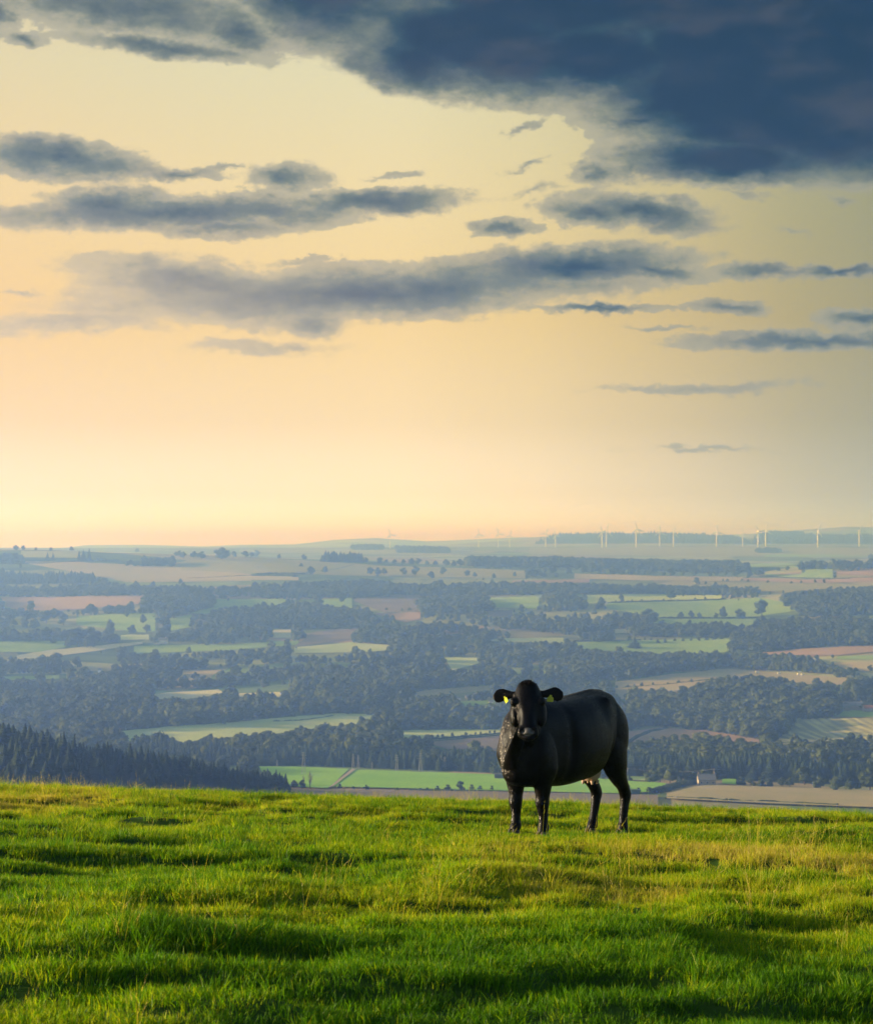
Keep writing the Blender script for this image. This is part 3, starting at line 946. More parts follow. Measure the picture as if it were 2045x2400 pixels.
for name, con, h, sp, top, bot, label in WOODS:
    top, bot = np.array(top, float), np.array(bot, float)
    a = np.array([to_ground(*p) for p in top]); b = np.array([to_ground(*p) for p in bot])
    poly = np.concatenate([a, b[::-1]])
    x0, y0 = poly.min(0); x1, y1 = poly.max(0)
    y1 = max(y1, y0 + sp * 3)
    n = int((x1 - x0) * (y1 - y0) / (sp * sp) * 1.0)
    n = min(n, 9000)
    x = rng.uniform(x0, x1, n); y = rng.uniform(y0, y1, n)
    ins = np.zeros(n, bool)
    for i in range(len(poly)):
        xa, ya = poly[i]; xb, yb = poly[(i + 1) % len(poly)]
        c = (ya > y) != (yb > y)
        ins ^= c & (x < (xb - xa) * (y - ya) / (yb - ya + 1e-12) + xa)
    x, y = x[ins], y[ins]
    hh = h * rng.uniform(0.5 if con else 0.66, 1.2, len(x)) * (0.75 + 0.5 * vnoise(x, y, 90, 8, 2))
    if len(x) == 0:
        continue
    o = tree_mass(name, x, y, hh, con, wide=1.75 if con else 1.1)
    tag(o, label)

# ---- the general scatter of copses, scrub and hedgerow trees over the valley floor and slopes
for k, (da, db, n, thr, hmean) in enumerate(((1150, 1500, 2600, 0.52, 8.0), (1500, 2000, 8500, 0.45, 10.0), (2000, 2600, 12500, 0.475, 10.5), (2600, 3300, 15000, 0.515, 10.5), (3300, 4100, 13000, 0.55, 10.5), (4100, 4750, 4000, 0.63, 9.0))):
    y = np.sqrt(rng.uniform(da ** 2, db ** 2, n))
    x = rng.uniform(-0.27, 0.27, n) * y
    # woods gather in long bands across the slope and thin out between
    dens = 0.55 * vnoise(x * 0.55, y, 130, 21 + k, 3) + 0.45 * vnoise(x, y * 1.4, 60, 31 + k, 2)
    keep = dens > thr + rng.normal(0, 0.035, n)
    x, y = x[keep], y[keep]
    h = hmean * np.clip(rng.normal(1.0, 0.34, len(x)), 0.35, 1.9)
    px, py = px_of(x, y, land(x, y))
    px = px + rng.normal(0, 3.5, len(x)); py = py + rng.normal(0, 1.6, len(x))
    hp = h * F / y * np.where(rng.uniform(0, 1, len(x)) < 0.12, 0.4, 1.0)
    bad = np.zeros(len(x), bool)
    for q in (0.0, 0.35, 0.75):
        bad |= in_fields(px, py - q * hp)
        bad |= in_fields(px - 0.3 * hp, py - q * hp) | in_fields(px + 0.3 * hp, py - q * hp)
    x, y, h = x[~bad], y[~bad], h[~bad]
    o = tree_mass('scattered_woodland', x, y, h)
    tag(o, ('scrub and trees at the foot of the hill', 'woodland along the near valley floor', 'woodland of the middle valley', 'copses and hedges of the far valley slope', 'copses on the upper valley slope', 'scattered trees below the far ridge')[k])

# ------------------------------------------------------------------ the cow
COW_FWD = Vector((-0.58, -0.815, 0)).normalized()
COW_AT = (1.25, 19.97)


def loft(bm, secs, n=28, e=2.0):
    """closed tube through sections (centre, side vector, up vector); super-ellipse exponent e"""
    rings = []
    for c, u, v in secs:
        c, u, v = Vector(c), Vector(u), Vector(v)
        ring = []
        for k in range(n):
            a = 2 * math.pi * k / n
            ca, sa = math.cos(a), math.sin(a)
            x = math.copysign(abs(ca) ** (2 / e), ca); y = math.copysign(abs(sa) ** (2 / e), sa)
            ring.append(bm.verts.new(c + u * x + v * y))
        rings.append(ring)
    for a, b in zip(rings, rings[1:]):
        for k in range(n):
            bm.faces.new((a[k], a[(k + 1) % n], b[(k + 1) % n], b[k]))
    bm.faces.new(rings[0][::-1]); bm.faces.new(rings[-1])


def smooth_secs(keys, m=6):
    """interpolate rows of numbers smoothly"""
    keys = np.array(keys, float)
    out = []
    for i in range(len(keys) - 1):
        p0, p1, p2, p3 = keys[max(i - 1, 0)], keys[i], keys[i + 1], keys[min(i + 2, len(keys) - 1)]
        for t in np.linspace(0, 1, m, endpoint=False):
            out.append(_cubic(p0, p1, p2, p3, t))
    out.append(keys[-1])
    return out


def ball(bm, c, r, rot=None, sub=3):
    M = Matrix.Translation(Vector(c)) @ (rot.to_4x4() if rot is not None else Matrix.Identity(4)) @ Matrix.Diagonal((*(r if hasattr(r, '__len__') else (r, r, r)), 1))
    bmesh.ops.create_icosphere(bm, subdivisions=sub, radius=1.0, matrix=M)


def build_cow():
    # local frame: x forward, y to the cow's left, z up
    ang = math.atan2(COW_FWD.y, COW_FWD.x)
    base_z = float(field_z(np.array([COW_AT[0]]), np.array([COW_AT[1]]))[0])
    root = thing('cow', 'black hornless cow with yellow ear tags standing on the grass, head turned to the viewer', 'cow', (COW_AT[0], COW_AT[1], base_z), ang)

    def gz(lx, ly):
        wx = COW_AT[0] + math.cos(ang) * lx - math.sin(ang) * ly
        wy = COW_AT[1] + math.sin(ang) * lx + math.cos(ang) * ly
        return float(field_z(np.array([wx]), np.array([wy]))[0]) - base_z
    slope = (gz(0.6, 0) - gz(-0.8, 0)) / 1.4
    bm = bmesh.new()
    # trunk: x, centre z, half width, top, bottom
    trunk = [(-0.955, 1.16, 0.06, 1.22, 1.02), (-0.93, 1.12, 0.16, 1.30, 0.95), (-0.86, 1.08, 0.225, 1.365, 0.84), (-0.74, 1.05, 0.262, 1.39, 0.74), (-0.58, 1.02, 0.283, 1.405, 0.67),
             (-0.40, 1.0, 0.318, 1.395, 0.605), (-0.20, 0.96, 0.352, 1.378, 0.55), (0.0, 0.94, 0.368, 1.365, 0.54), (0.20, 0.94, 0.358, 1.355, 0.525),
             (0.38, 0.94, 0.315, 1.36, 0.535), (0.54, 0.95, 0.280, 1.362, 0.55), (0.68, 0.95, 0.255, 1.345, 0.555), (0.80, 0.94, 0.225, 1.30, 0.565), (0.90, 0.91, 0.180, 1.22, 0.60), (0.975, 0.87, 0.115, 1.10, 0.64), (1.005, 0.84, 0.05, 0.98, 0.72)]
    secs = []
    for x, _, w, zt, zb in smooth_secs(trunk, 4):
        if x < -0.35: x = -0.35 + (x + 0.35) * 0.64
        secs.append(((x, 0, (zt + zb) / 2), (0, w, 0), (0, 0, (zt - zb) / 2)))
    loft(bm, secs, 40, 2.55)
    # neck: from the shoulders up to the back of the head, bending to the left
    neck = [(0.50, 0.0, 1.03, 0.24, 0.32), (0.70, 0.025, 1.08, 0.195, 0.29), (0.85, 0.085, 1.17, 0.145, 0.235), (0.97, 0.165, 1.275, 0.115, 0.19), (1.07, 0.245, 1.36, 0.10, 0.155)]
    secs = []
    ks = smooth_secs(neck, 6)
    for i, k in enumerate(ks):
        a, b = ks[max(i - 1, 0)], ks[min(i + 1, len(ks) - 1)]
        t = Vector((b[0] - a[0], b[1] - a[1], b[2] - a[2])).normalized()
        s = t.cross(Vector((0, 0, 1))).normalized()
        u = s.cross(t).normalized()
        secs.append(((k[0], k[1], k[2]), -s * k[3], u * k[4]))
    loft(bm, secs, 32, 2.1)
    # dewlap: fold of skin under the throat down to the brisket
    dl = [(1.10, 0.20, 1.13, 0.035, 0.07), (1.05, 0.14, 1.03, 0.04, 0.10), (1.02, 0.08, 0.92, 0.05, 0.11), (0.985, 0.03, 0.80, 0.075, 0.12), (0.93, 0.0, 0.69, 0.085, 0.11), (0.85, 0.0, 0.625, 0.08, 0.09), (0.72, 0.0, 0.605, 0.075, 0.07)]
    loft(bm, [((k[0], k[1], k[2]), (0, k[3], 0), (k[4] * 0.75, 0, k[4] * 0.6)) for k in smooth_secs(dl, 5)], 20)
    # shoulders, haunches, hips
    for s in (1, -1):
        ball(bm, (0.66, 0.185 * s, 0.86), (0.17, 0.10, 0.30), Matrix.Rotation(R(12), 3, 'Y'))
        ball(bm, (0.50, 0.20 * s, 1.02), (0.14, 0.08, 0.24), Matrix.Rotation(R(-10), 3, 'Y'))
        ball(bm, (-0.62, 0.185 * s, 0.98), (0.22, 0.11, 0.32), Matrix.Rotation(R(8), 3, 'Y'))
        ball(bm, (-0.40, 0.175 * s, 1.275), (0.14, 0.075, 0.07))                       # hook bone
        ball(bm, (-0.70, 0.105 * s, 1.22), (0.07, 0.06, 0.07))                         # pin bone
    ball(bm, (-0.50, 0, 1.368), (0.22, 0.07, 0.035)); ball(bm, (-0.71, 0, 1.32), (0.06, 0.05, 0.06))

    feet = []
    # front legs: z, x, fore-aft radius, side radius, side offset
    FL = [(0.86, 0.62, 0.155, 0.09, 0.165), (0.70, 0.64, 0.125, 0.085, 0.160), (0.58, 0.645, 0.100, 0.078, 0.150), (0.48, 0.645, 0.076, 0.066, 0.142), (0.40, 0.648, 0.060, 0.056, 0.138),
          (0.345, 0.655, 0.061, 0.057, 0.136), (0.29, 0.650, 0.051, 0.048, 0.134), (0.22, 0.643, 0.040, 0.038, 0.133), (0.14, 0.645, 0.040, 0.039, 0.132), (0.095, 0.650, 0.049, 0.047, 0.132), (0.055, 0.663, 0.046, 0.046, 0.132)]
    for s, dx in ((1, -0.055), (-1, 0.03)):
        fx = 0.668 + dx; fy = 0.132 * s
        g = gz(fx, fy); secs = []
        for z, x, rx, ry, oy in smooth_secs(FL, 4):
            rx *= 1.16; ry *= 1.16
            f = min(1, z / 0.55)
            zz = g * (1 - f) + z + slope * 0.62 * f
            secs.append(((x + dx * (1 - min(1, z / 0.7)), oy * s, zz), (0, ry, 0), (rx, 0, 0)))
        loft(bm, secs, 20)
        feet.append((fx, fy, g))
    HL = [(1.10, -0.57, 0.20, 0.10, 0.165), (0.92, -0.595, 0.200, 0.105, 0.175), (0.76, -0.625, 0.170, 0.095, 0.178), (0.64, -0.675, 0.130, 0.078, 0.172), (0.55, -0.745, 0.098, 0.064, 0.165), (0.485, -0.820, 0.075, 0.053, 0.158),
          (0.43, -0.862, 0.068, 0.050, 0.154), (0.38, -0.872, 0.058, 0.046, 0.152), (0.31, -0.855, 0.046, 0.040, 0.150), (0.20, -0.828, 0.040, 0.038, 0.150), (0.14, -0.815, 0.041, 0.040, 0.150), (0.095, -0.805, 0.050, 0.048, 0.150), (0.055, -0.790, 0.046, 0.047, 0.150)]
    for s, dx in ((1, -0.05), (-1, 0.05)):
        fx = -0.782 + dx; fy = 0.150 * s
        g = gz(fx, fy); secs = []
        for z, x, rx, ry, oy in smooth_secs(HL, 4):
            rx *= 1.10; ry *= 1.12
            f = min(1, z / 0.65)
            zz = g * (1 - f) + z + slope * -0.75 * f
            secs.append(((x + dx * (1 - min(1, z / 0.8)), oy * s, zz), (0, ry, 0), (rx, 0, 0)))
        loft(bm, secs, 20)
        feet.append((fx, fy, g))

    # tilt the trunk with the slope (legs already follow the ground)
    # ---- head: own frame. poll at origin; -z along the face to the muzzle, +x out of the face, +y to the cow's left
    hd = bmesh.new()
    head = [  # distance from poll along the face, face front x, half width, depth
        (-0.042, -0.046, 0.030, 0.06), (-0.022, -0.018, 0.056, 0.11), (0.018, 0.010, 0.086, 0.170), (0.09, 0.020, 0.108, 0.225), (0.16, 0.024, 0.118, 0.255), (0.215, 0.022, 0.120, 0.262), (0.27, 0.016, 0.099, 0.248),
        (0.33, 0.012, 0.083, 0.210), (0.39, 0.010, 0.075, 0.170), (0.44, 0.012, 0.074, 0.145), (0.48, 0.017, 0.084, 0.140), (0.515, 0.012, 0.085, 0.122), (0.54, -0.008, 0.068, 0.080), (0.552, -0.03, 0.04, 0.04)]
    secs = []
    for t, fx, w, dp in smooth_secs(head, 4):
        secs.append(((fx - dp / 2, 0, -t), (0, w, 0), (dp / 2, 0, 0)))
    loft(hd, secs, 32, 2.35)
    for s in (1, -1):
        ball(hd, (-0.040, 0.108 * s, -0.182), (0.055, 0.034, 0.044))         # brow over the eye
        ball(hd, (-0.125, 0.104 * s, -0.275), (0.085, 0.046, 0.130))           # cheek
        ball(hd, (-0.012, 0.048 * s, -0.478), (0.032, 0.033, 0.032))        # nostril wings
        # ears: flat paddles held out sideways
        e = [(0.0, 0.038, 0.030, 0.0), (0.05, 0.036, 0.024, 0.006), (0.10, 0.050, 0.018, 0.008), (0.15, 0.067, 0.014, 0.006), (0.19, 0.068, 0.012, 0.0), (0.225, 0.050, 0.010, -0.006), (0.245, 0.018, 0.008, -0.006)]
        q = []
        for t, hh, th, dz in smooth_secs(e, 4):
            t *= 0.80
            q.append(((-0.115 - 0.05 * t, (0.088 + t) * s, -0.080 + dz), (0.25 * hh, 0, hh), (th, 0, -0.2 * th)))
        loft(hd, q, 16)
    ball(hd, (-0.045, 0, -0.545), (0.045, 0.052, 0.028))                    # lower lip and chin
    ball(hd, (-0.10, 0, -0.50), (0.05, 0.045, 0.05))
    # head placement: faces the viewer
    yaw = math.atan2(-1.0, -0.03) - ang
    HP = Vector((1.14, 0.30, 1.575))
    HM = Matrix.Translation(HP) @ Matrix.Rotation(yaw - R(4), 4, 'Z') @ Matrix.Rotation(R(-24), 4, 'Y') @ Matrix.Rotation(R(2), 4, 'X') @ Matrix.Diagonal((1.0, 1.15, 0.95, 1.0))
    hd.transform(HM)
    mt = bpy.data.meshes.new('tmp'); hd.to_mesh(mt); hd.free()
    bm.from_mesh(mt); bpy.data.meshes.remove(mt)
    me = bpy.data.meshes.new('cow_body'); bm.to_mesh(me); bm.free()
    tmp = bpy.data.objects.new('tmp', me); COL.objects.link(tmp)
    m = tmp.modifiers.new('r', 'REMESH'); m.mode = 'VOXEL'; m.voxel_size = 0.0085; m.use_smooth_shade = True
    s = tmp.modifiers.new('s', 'SMOOTH'); s.iterations = 7; s.factor = 0.5
    dg = bpy.context.evaluated_depsgraph_get()
    body_me = bpy.data.meshes.new_from_object(tmp.evaluated_get(dg))
    bpy.data.objects.remove(tmp)
    # ---- sculpted detail: push along normals
    nv = len(body_me.vertices)
    co = np.empty(nv * 3); body_me.vertices.foreach_get('co', co); co = co.reshape(-1, 3)
    no = np.empty(nv * 3); body_me.vertex_normals.foreach_get('vector', no); no = no.reshape(-1, 3)
    disp = np.zeros(nv)

    def dent(c, r, a):
        c = np.array(c); r = np.array(r if hasattr(r, '__len__') else (r, r, r))
        disp[:] += a * np.exp(-(((co - c) / r) ** 2).sum(1))
    H = lambda x, y, z: tuple(HM @ Vector((x, y, z)))
    for s in (1, -1):
        dent(H(0.012, 0.040 * s, -0.493), 0.017, -0.034)            # nostrils
        dent(H(-0.045, 0.112 * s, -0.205), 0.020, -0.014)           # eye socket
        dent(H(0.0, 0.085 * s, -0.32), (0.03, 0.03, 0.07), -0.012)
        dent(H(-0.02, 0.115 * s, -0.165), (0.04, 0.02, 0.018), 0.008)
        dent(H(-0.03, 0.11 * s, -0.245), (0.05, 0.02, 0.016), 0.006)
        dent(H(-0.10, 0.20 * s, -0.095), (0.03, 0.06, 0.03), -0.005)
        dent((0.36, 0.30 * s, 0.96), (0.055, 0.12, 0.30), -0.034)
        dent((0.80, 0.23 * s, 0.86), (0.08, 0.08, 0.09), 0.022)
        dent((0.93, 0.17 * s, 0.78), (0.07, 0.08, 0.13), -0.030)
        dent((0.62, 0.27 * s, 0.72), (0.06, 0.06, 0.05), 0.015)
        dent((-0.30, 0.10 * s, 1.38), (0.18, 0.05, 0.05), -0.012)    # behind the shoulder
        dent((0.86, 0.20 * s, 1.02), (0.05, 0.10, 0.20), -0.018)    # neck in front of the shoulder
        dent((-0.26, 0.28 * s, 1.20), (0.11, 0.12, 0.13), -0.036)
        dent((-0.40, 0.23 * s, 1.31), (0.07, 0.06, 0.05), 0.030)
        dent((-0.55, 0.20 * s, 1.30), (0.09, 0.08, 0.06), -0.010)   # hollow flank
        dent((-0.70, 0.25 * s, 1.24), (0.10, 0.10, 0.08), -0.014)
        dent((-0.40, 0.30 * s, 0.78), (0.055, 0.12, 0.16), -0.030)   # fold before the thigh
        for k in range(6):                                           # ribs
            xk = 0.28 - 0.095 * k
            dent((xk, 0.36 * s, 0.98), (0.022, 0.14, 0.26), 0.0010 * (0.5 + (k * 7 % 5) / 4))
        for k in range(3):                                           # neck wrinkles
            dent((0.90 + 0.05 * k, 0.16 * s + 0.05 * k, 1.16 + 0.03 * k), (0.014, 0.1, 0.14), -0.006)
    dent((-0.30, 0.0, 1.40), (0.34, 0.028, 0.06), 0.012)
    dent((0.45, 0.0, 1.38), (0.12, 0.04, 0.05), 0.012)
    dent(H(0.0, 0, -0.535), (0.06, 0.07, 0.008), -0.018)             # mouth line
    dent(H(0.02, 0, -0.24), (0.03, 0.03, 0.12), -0.004)
    lump = np.array([mnoise.noise((p[0] * 7, p[1] * 7, p[2] * 7)) for p in co[::1]]) if nv < 160000 else 0
    disp += lump * 0.0035
    co2 = co + no * disp[:, None]
    body_me.vertices.foreach_set('co', co2.ravel())
    # where the nose is bare and moist
    npos = np.array(HM @ Vector((0.0, 0, -0.50)))
    wet = 1 - sstep(np.linalg.norm((co - npos) / np.array([1, 1, 0.62]), axis=1), 0.050, 0.068)
    a = body_me.attributes.new('moist', 'FLOAT', 'POINT'); a.data.foreach_set('value', wet.astype(np.float32))
    body_me.polygons.foreach_set('use_smooth', np.full(len(body_me.polygons), True))
    body_me.update()
    body_me.materials.clear(); body_me.materials.append(M_HIDE)
    body_me.name = 'body'
    body = link('body', body_me, root)

    # ---- the short coat: small hairs lying along the body, backwards and down
    tri = np.array([[p.vertices[0], p.vertices[1], p.vertices[2], p.vertices[-1]] for p in body_me.polygons])
    pa, pb, pc, pd = (co2[tri[:, k]] for k in range(4))
    ar = np.linalg.norm(np.cross(pb - pa, pd - pa), axis=1) + 1e-12
    r = np.random.default_rng(11)
    nh = 210000
    pick = r.choice(len(tri), nh, p=ar / ar.sum())
    u, v = r.uniform(0, 1, (2, nh, 1))
    P0 = (pa[pick] * (1 - u) + pb[pick] * u) * (1 - v) + (pd[pick] * (1 - u) + pc[pick] * u) * v
    NN = no[tri[pick, 0]]
    ok = wet[tri[pick, 0]] < 0.12
    P0, NN = P0[ok], NN[ok]
    hp = np.array(HP)
    onhead = np.linalg.norm(P0 - hp - np.array(HM.to_3x3() @ Vector((-0.1, 0, -0.25))), axis=1) < 0.36
    flow = np.tile(np.array([-1.0, 0.0, -0.55]), (len(P0), 1))
    flow[P0[:, 2] < 0.5] = (-0.15, 0, -1.0)
    flow[onhead] = np.array(HM.to_3x3() @ Vector((0.0, 0, -1.0)))
    flow += np.stack([0.45 * (vnoise(P0[:, 0] * 1.0 + k * 9, P0[:, 2] + P0[:, 1] * .7, 0.16, 70 + k, 2) - 0.5) * 2 for k in range(3)], 1)
    flow -= NN * (flow * NN).sum(1)[:, None]
    flow /= np.linalg.norm(flow, axis=1)[:, None] + 1e-9
    D = flow + NN * r.uniform(0.08, 0.32, (len(P0), 1)) + r.normal(0, 0.10, P0.shape)
    D /= np.linalg.norm(D, axis=1)[:, None]
    S = np.cross(D, NN); S /= np.linalg.norm(S, axis=1)[:, None] + 1e-9
    S = S + NN * r.normal(0, 0.20, (len(P0), 1))
    L = r.uniform(0.010, 0.019, (len(P0), 1)); L[onhead] *= 0.75
    W = r.uniform(0.0006, 0.0013, (len(P0), 1))
    B = P0 - NN * 0.0006
    hv = np.stack([B - S * W, B + S * W, B + D * L], 1).reshape(-1, 3)
    hf = np.arange(len(hv)).reshape(-1, 3)
    hmesh = bpy.data.meshes.new('coat')
    hmesh.vertices.add(len(hv)); hmesh.vertices.foreach_set('co', hv.ravel())
    hmesh.loops.add(hf.size); hmesh.loops.foreach_set('vertex_index', hf.ravel().astype(np.int32))
    hmesh.polygons.add(len(hf)); hmesh.polygons.foreach_set('loop_start', np.arange(0, hf.size, 3, dtype=np.int32)); hmesh.polygons.foreach_set('loop_total', np.full(len(hf), 3, dtype=np.int32))
    hmesh.materials.append(M_COAT); hmesh.update(calc_edges=True)
    tag(link('coat', hmesh, root), kind='stuff')

    # ---- parts
    for fx, fy, g in feet:
        hb = bmesh.new()
        for s in (1, -1):
            loft(hb, [((fx + 0.002, fy + 0.023 * s, g + 0.062), (0, 0.024, 0), (0.046, 0, 0)), ((fx + 0.016, fy + 0.026 * s, g + 0.02), (0, 0.029, 0), (0.058, 0, 0)), ((fx + 0.02, fy + 0.027 * s, g - 0.015), (0, 0.030, 0), (0.062, 0, 0))], 16)
        hm = bpy.data.meshes.new('hoof'); hb.to_mesh(hm); hb.free(); hm.materials.append(M_HOOF)
        link('hoof', hm, root)
    for s in (1, -1):
        eb = bmesh.new(); ball(eb, H(-0.043, 0.108 * s, -0.205), 0.0205)
        em = bpy.data.meshes.new('eye'); eb.to_mesh(em); eb.free(); em.materials.append(M_EYE)
        em.polygons.foreach_set('use_smooth', [True] * len(em.polygons))
        link('eye', em, root)
        # ear tag: flag with a narrow neck, button and pin
        tb = bmesh.new()
        outl = [(-0.010, 0.018), (0.010, 0.018), (0.012, 0.002), (0.030, -0.014), (0.030, -0.052), (0.024, -0.058), (-0.024, -0.058), (-0.030, -0.052), (-0.030, -0.014), (-0.012, 0.002)]
        top = [tb.verts.new((0.002, y, z)) for y, z in outl]; bot = [tb.verts.new((-0.002, y, z)) for y, z in outl]
        tb.faces.new(top); tb.faces.new(bot[::-1])
        for k in range(len(outl)):
            tb.faces.new((top[k], bot[k], bot[(k + 1) % len(outl)], top[(k + 1) % len(outl)]))
        bmesh.ops.create_cone(tb, segments=12, radius1=0.010, radius2=0.007, depth=0.008, cap_ends=True, matrix=Matrix.Translation((0.004, 0, 0.010)) @ Matrix.Rotation(R(90), 4, 'Y'))
        tilt = R(-10 if s > 0 else 10)
        yaw2 = R(-8) if s > 0 else R(-62)
        TM = HM @ Matrix.Translation((-0.095, 0.182 * s, -0.112)) @ Matrix.Rotation(yaw2, 4, 'Z') @ Matrix.Rotation(R(16), 4, 'Y') @ Matrix.Rotation(tilt, 4, 'X')
        tb.transform(TM @ Matrix.Scale(0.86, 4))
        tm = bpy.data.meshes.new('ear_tag'); tb.to_mesh(tm); tb.free(); tm.materials.append(M_TAG)
        link('ear_tag', tm, root)
    # poll tuft: short tousled hair on the crown
    V, Fc = [], []
    r = np.random.default_rng(5)
    for k in range(1400):
        a = r.uniform(0, 6.28); q = r.uniform(0, 1) ** 0.5
        p0 = Vector((-0.055 + 0.062 * q * math.cos(a), 0.066 * q * math.sin(a), 0.014 - 0.05 * q * q))
        d = Vector((0.5 * math.cos(a) + 0.25 + r.normal() * .3, 0.35 * math.sin(a) * q + r.normal() * .30, 0.9)).normalized()
        L = r.uniform(0.024, 0.055)
        sd = d.cross(Vector((r.normal(), r.normal(), r.normal()))).normalized() * 0.0022
        o = len(V)
        mid = p0 + d * L * 0.6; tip = p0 + d * L + Vector((0.25 * L, 0, -0.3 * L))
        for v in (p0 - sd, p0 + sd, mid + sd * .7, mid - sd * .7, tip):
            V.append(HM @ v)
        Fc += [[o, o + 1, o + 2, o + 3], [o + 3, o + 2, o + 4]]
    link('poll_tuft', mesh_from('poll_tuft', V, Fc, [M_TUFT]), root)
    # udder between the hind legs
    ub = bmesh.new()
    ball(ub, (-0.45, 0.02, 0.60), (0.11, 0.095, 0.105))
    for tx in (-0.39, -0.49):
        for s in (1, -1):
            loft(ub, [((tx, 0.02 + 0.05 * s, 0.515), (0, .020, 0), (.020, 0, 0)), ((tx + .002, 0.02 + 0.053 * s, 0.495), (0, .014, 0), (.014, 0, 0)), ((tx + .004, 0.02 + 0.054 * s, 0.48), (0, .010, 0), (.010, 0, 0))], 12)
    um = bpy.data.meshes.new('udder'); ub.to_mesh(um); ub.free(); um.materials.append(M_UDDER)
    um.polygons.foreach_set('use_smooth', [True] * len(um.polygons))
    link('udder', um, root)
    # tail hanging behind the rump
    tb = bmesh.new()
    tl = [(-0.71, 0.0, 1.345, 0.040), (-0.755, 0.0, 1.31, 0.036), (-0.775, 0.0, 1.22, 0.030), (-0.79, 0.02, 1.05, 0.024), (-0.81, 0.05, 0.90, 0.022), (-0.85, 0.075, 0.78, 0.032), (-0.85, 0.09, 0.70, 0.028), (-0.85, 0.095, 0.64, 0.008)]
    loft(tb, [((x, y, z), (0, w, 0), (w, 0, w * 0.2)) for x, y, z, w in smooth_secs(tl, 5)], 14)
    tm = bpy.data.meshes.new('tail'); tb.to_mesh(tm); tb.free(); tm.materials.append(M_TUFT)
    tm.polygons.foreach_set('use_smooth', [True] * len(tm.polygons))
    link('tail', tm, root)
    return root


def mat_hide():
    m, N, out = new_mat('black_hide')
    b = N.new('ShaderNodeBsdfPrincipled')
    pos = N.new('ShaderNodeTexCoord').outputs['Object']
    moist = N.new('ShaderNodeAttribute', attribute_name='moist').outputs['Fac']
    coarse = N.noise(pos, 9.0, 4, 0.6)
    hair = N.noise(N.vmath('MULTIPLY', pos, (1, 1, 0.35)), 190.0, 3, 0.7)
    c = N.mix(coarse, (0.0009, 0.0012, 0.0019), (0.006, 0.005, 0.0045))
    c = N.mix(N.math('MULTIPLY', hair, 0.5), c, (0.006, 0.005, 0.0045))
    c = N.mix(moist, c, (0.11, 0.115, 0.13))  # bare grey nose, its pale highlight put into the base colour
    m.node_tree.links.new(c, b.inputs['Base Color'])
    m.node_tree.links.new(N.mix(moist, (0.37, 0.37, 0.37), (0.25, 0.25, 0.25)), b.inputs['Roughness'])
    b.inputs['Specular IOR Level'].default_value = 0.13
    b.inputs['Specular Tint'].default_value = (0.72, 0.86, 1.0, 1)  # blue of the reflected sky put into the specular and sheen tints
    b.inputs['Sheen Weight'].default_value = 0.02
    b.inputs['Sheen Roughness'].default_value = 0.28
    b.inputs['Sheen Tint'].default_value = (0.85, 0.92, 1.0, 1)
    bn = N.new('ShaderNodeBump')
    bn.inputs['Strength'].default_value = 0.35
    bn.inputs['Distance'].default_value = 0.006
    m.node_tree.links.new(N.math('ADD', hair, N.math('MULTIPLY', coarse, 1.6)), bn.inputs['Height'])
    m.node_tree.links.new(bn.outputs[0], b.inputs['Normal'])
    m.node_tree.links.new(b.outputs[0], out.inputs[0])
    return m


def mat_coat():
    m, N, out = new_mat('black_coat_hair')
    b = N.new('ShaderNodeBsdfPrincipled')
    b.inputs['Base Color'].default_value = (0.0030, 0.0028, 0.0030, 1)
    b.inputs['Roughness'].default_value = 0.26
    b.inputs['Specular IOR Level'].default_value = 0.30
    m.node_tree.links.new(b.outputs[0], out.inputs[0])
    return m


M_HIDE = mat_hide()
M_COAT = mat_coat()
M_TUFT = plain_mat('black_hair', (0.012, 0.009, 0.008), 0.55, 0.3, 20.0, 0.35)
M_HOOF = plain_mat('dark_hoof', (0.035, 0.03, 0.026), 0.5, 0.3, 30.0, 0.4)
M_EYE = plain_mat('dark_eye', (0.012, 0.009, 0.008), 0.06, 0.2, 30.0, 0.6)
M_TAG = plain_mat('yellow_plastic', (0.40, 0.46, 0.02), 0.4, 0.06, 30.0, 0.4)
M_UDDER = plain_mat('pale_udder_skin', (0.42, 0.31, 0.25), 0.6, 0.12, 12.0, 0.3)
COW = build_cow()

# ------------------------------------------------------------------ single trees and bushes of the valley
def plant_tree(px, py, hpx, kind, label, group=None, wide=1.0, cat='tree'):
    """one tree standing at a point of the layout, hpx high there"""
    x, y = to_ground(px, py)
    h = hpx * y / F
    z = float(land(np.array([x]), np.array([y]))[0])
    nm = {'b': 'broadleaf_tree', 'c': 'conifer_tree', 's': 'bush', 'd': 'bare_tree'}[kind]
    t = thing(nm, label, cat, (x, y, z - 0.1), random.uniform(0, 6.28), group)
    w = h * wide * random.uniform(0.92, 1.12)
    if kind == 'c':
        c, tr = random.choice(CONIF), CTRUNK
    elif kind == 'd':
        c, tr = BARE, BARE_TRUNK
    else:
        c, tr = random.choice(BROAD), random.choice(TRUNK)
    if kind == 's':
        c = random.choice(BUSH)
        o = link('foliage', c, t); o.scale = (w, w, h)
        o2 = link('stems', BUSH_STEM, t); o2.scale = (w, w, h)
        return t
    o = link('crown', c, t); o.scale = (w, w, h)
    o = link('trunk', tr, t); o.scale = (w, w, h)
    return t


def bush_mesh(seed):
    V, Fc = broadleaf_crown(seed, 0.55, -0.12, 9, 40)
    return mesh_from('bush_foliage', V, Fc, [M_BROAD])


BUSH = [bush_mesh(80 + k) for k in range(3)]
BUSH_STEM = mesh_from('stems', *trunk_shape(90, 0.4, 0.05, 6), [M_BARK])


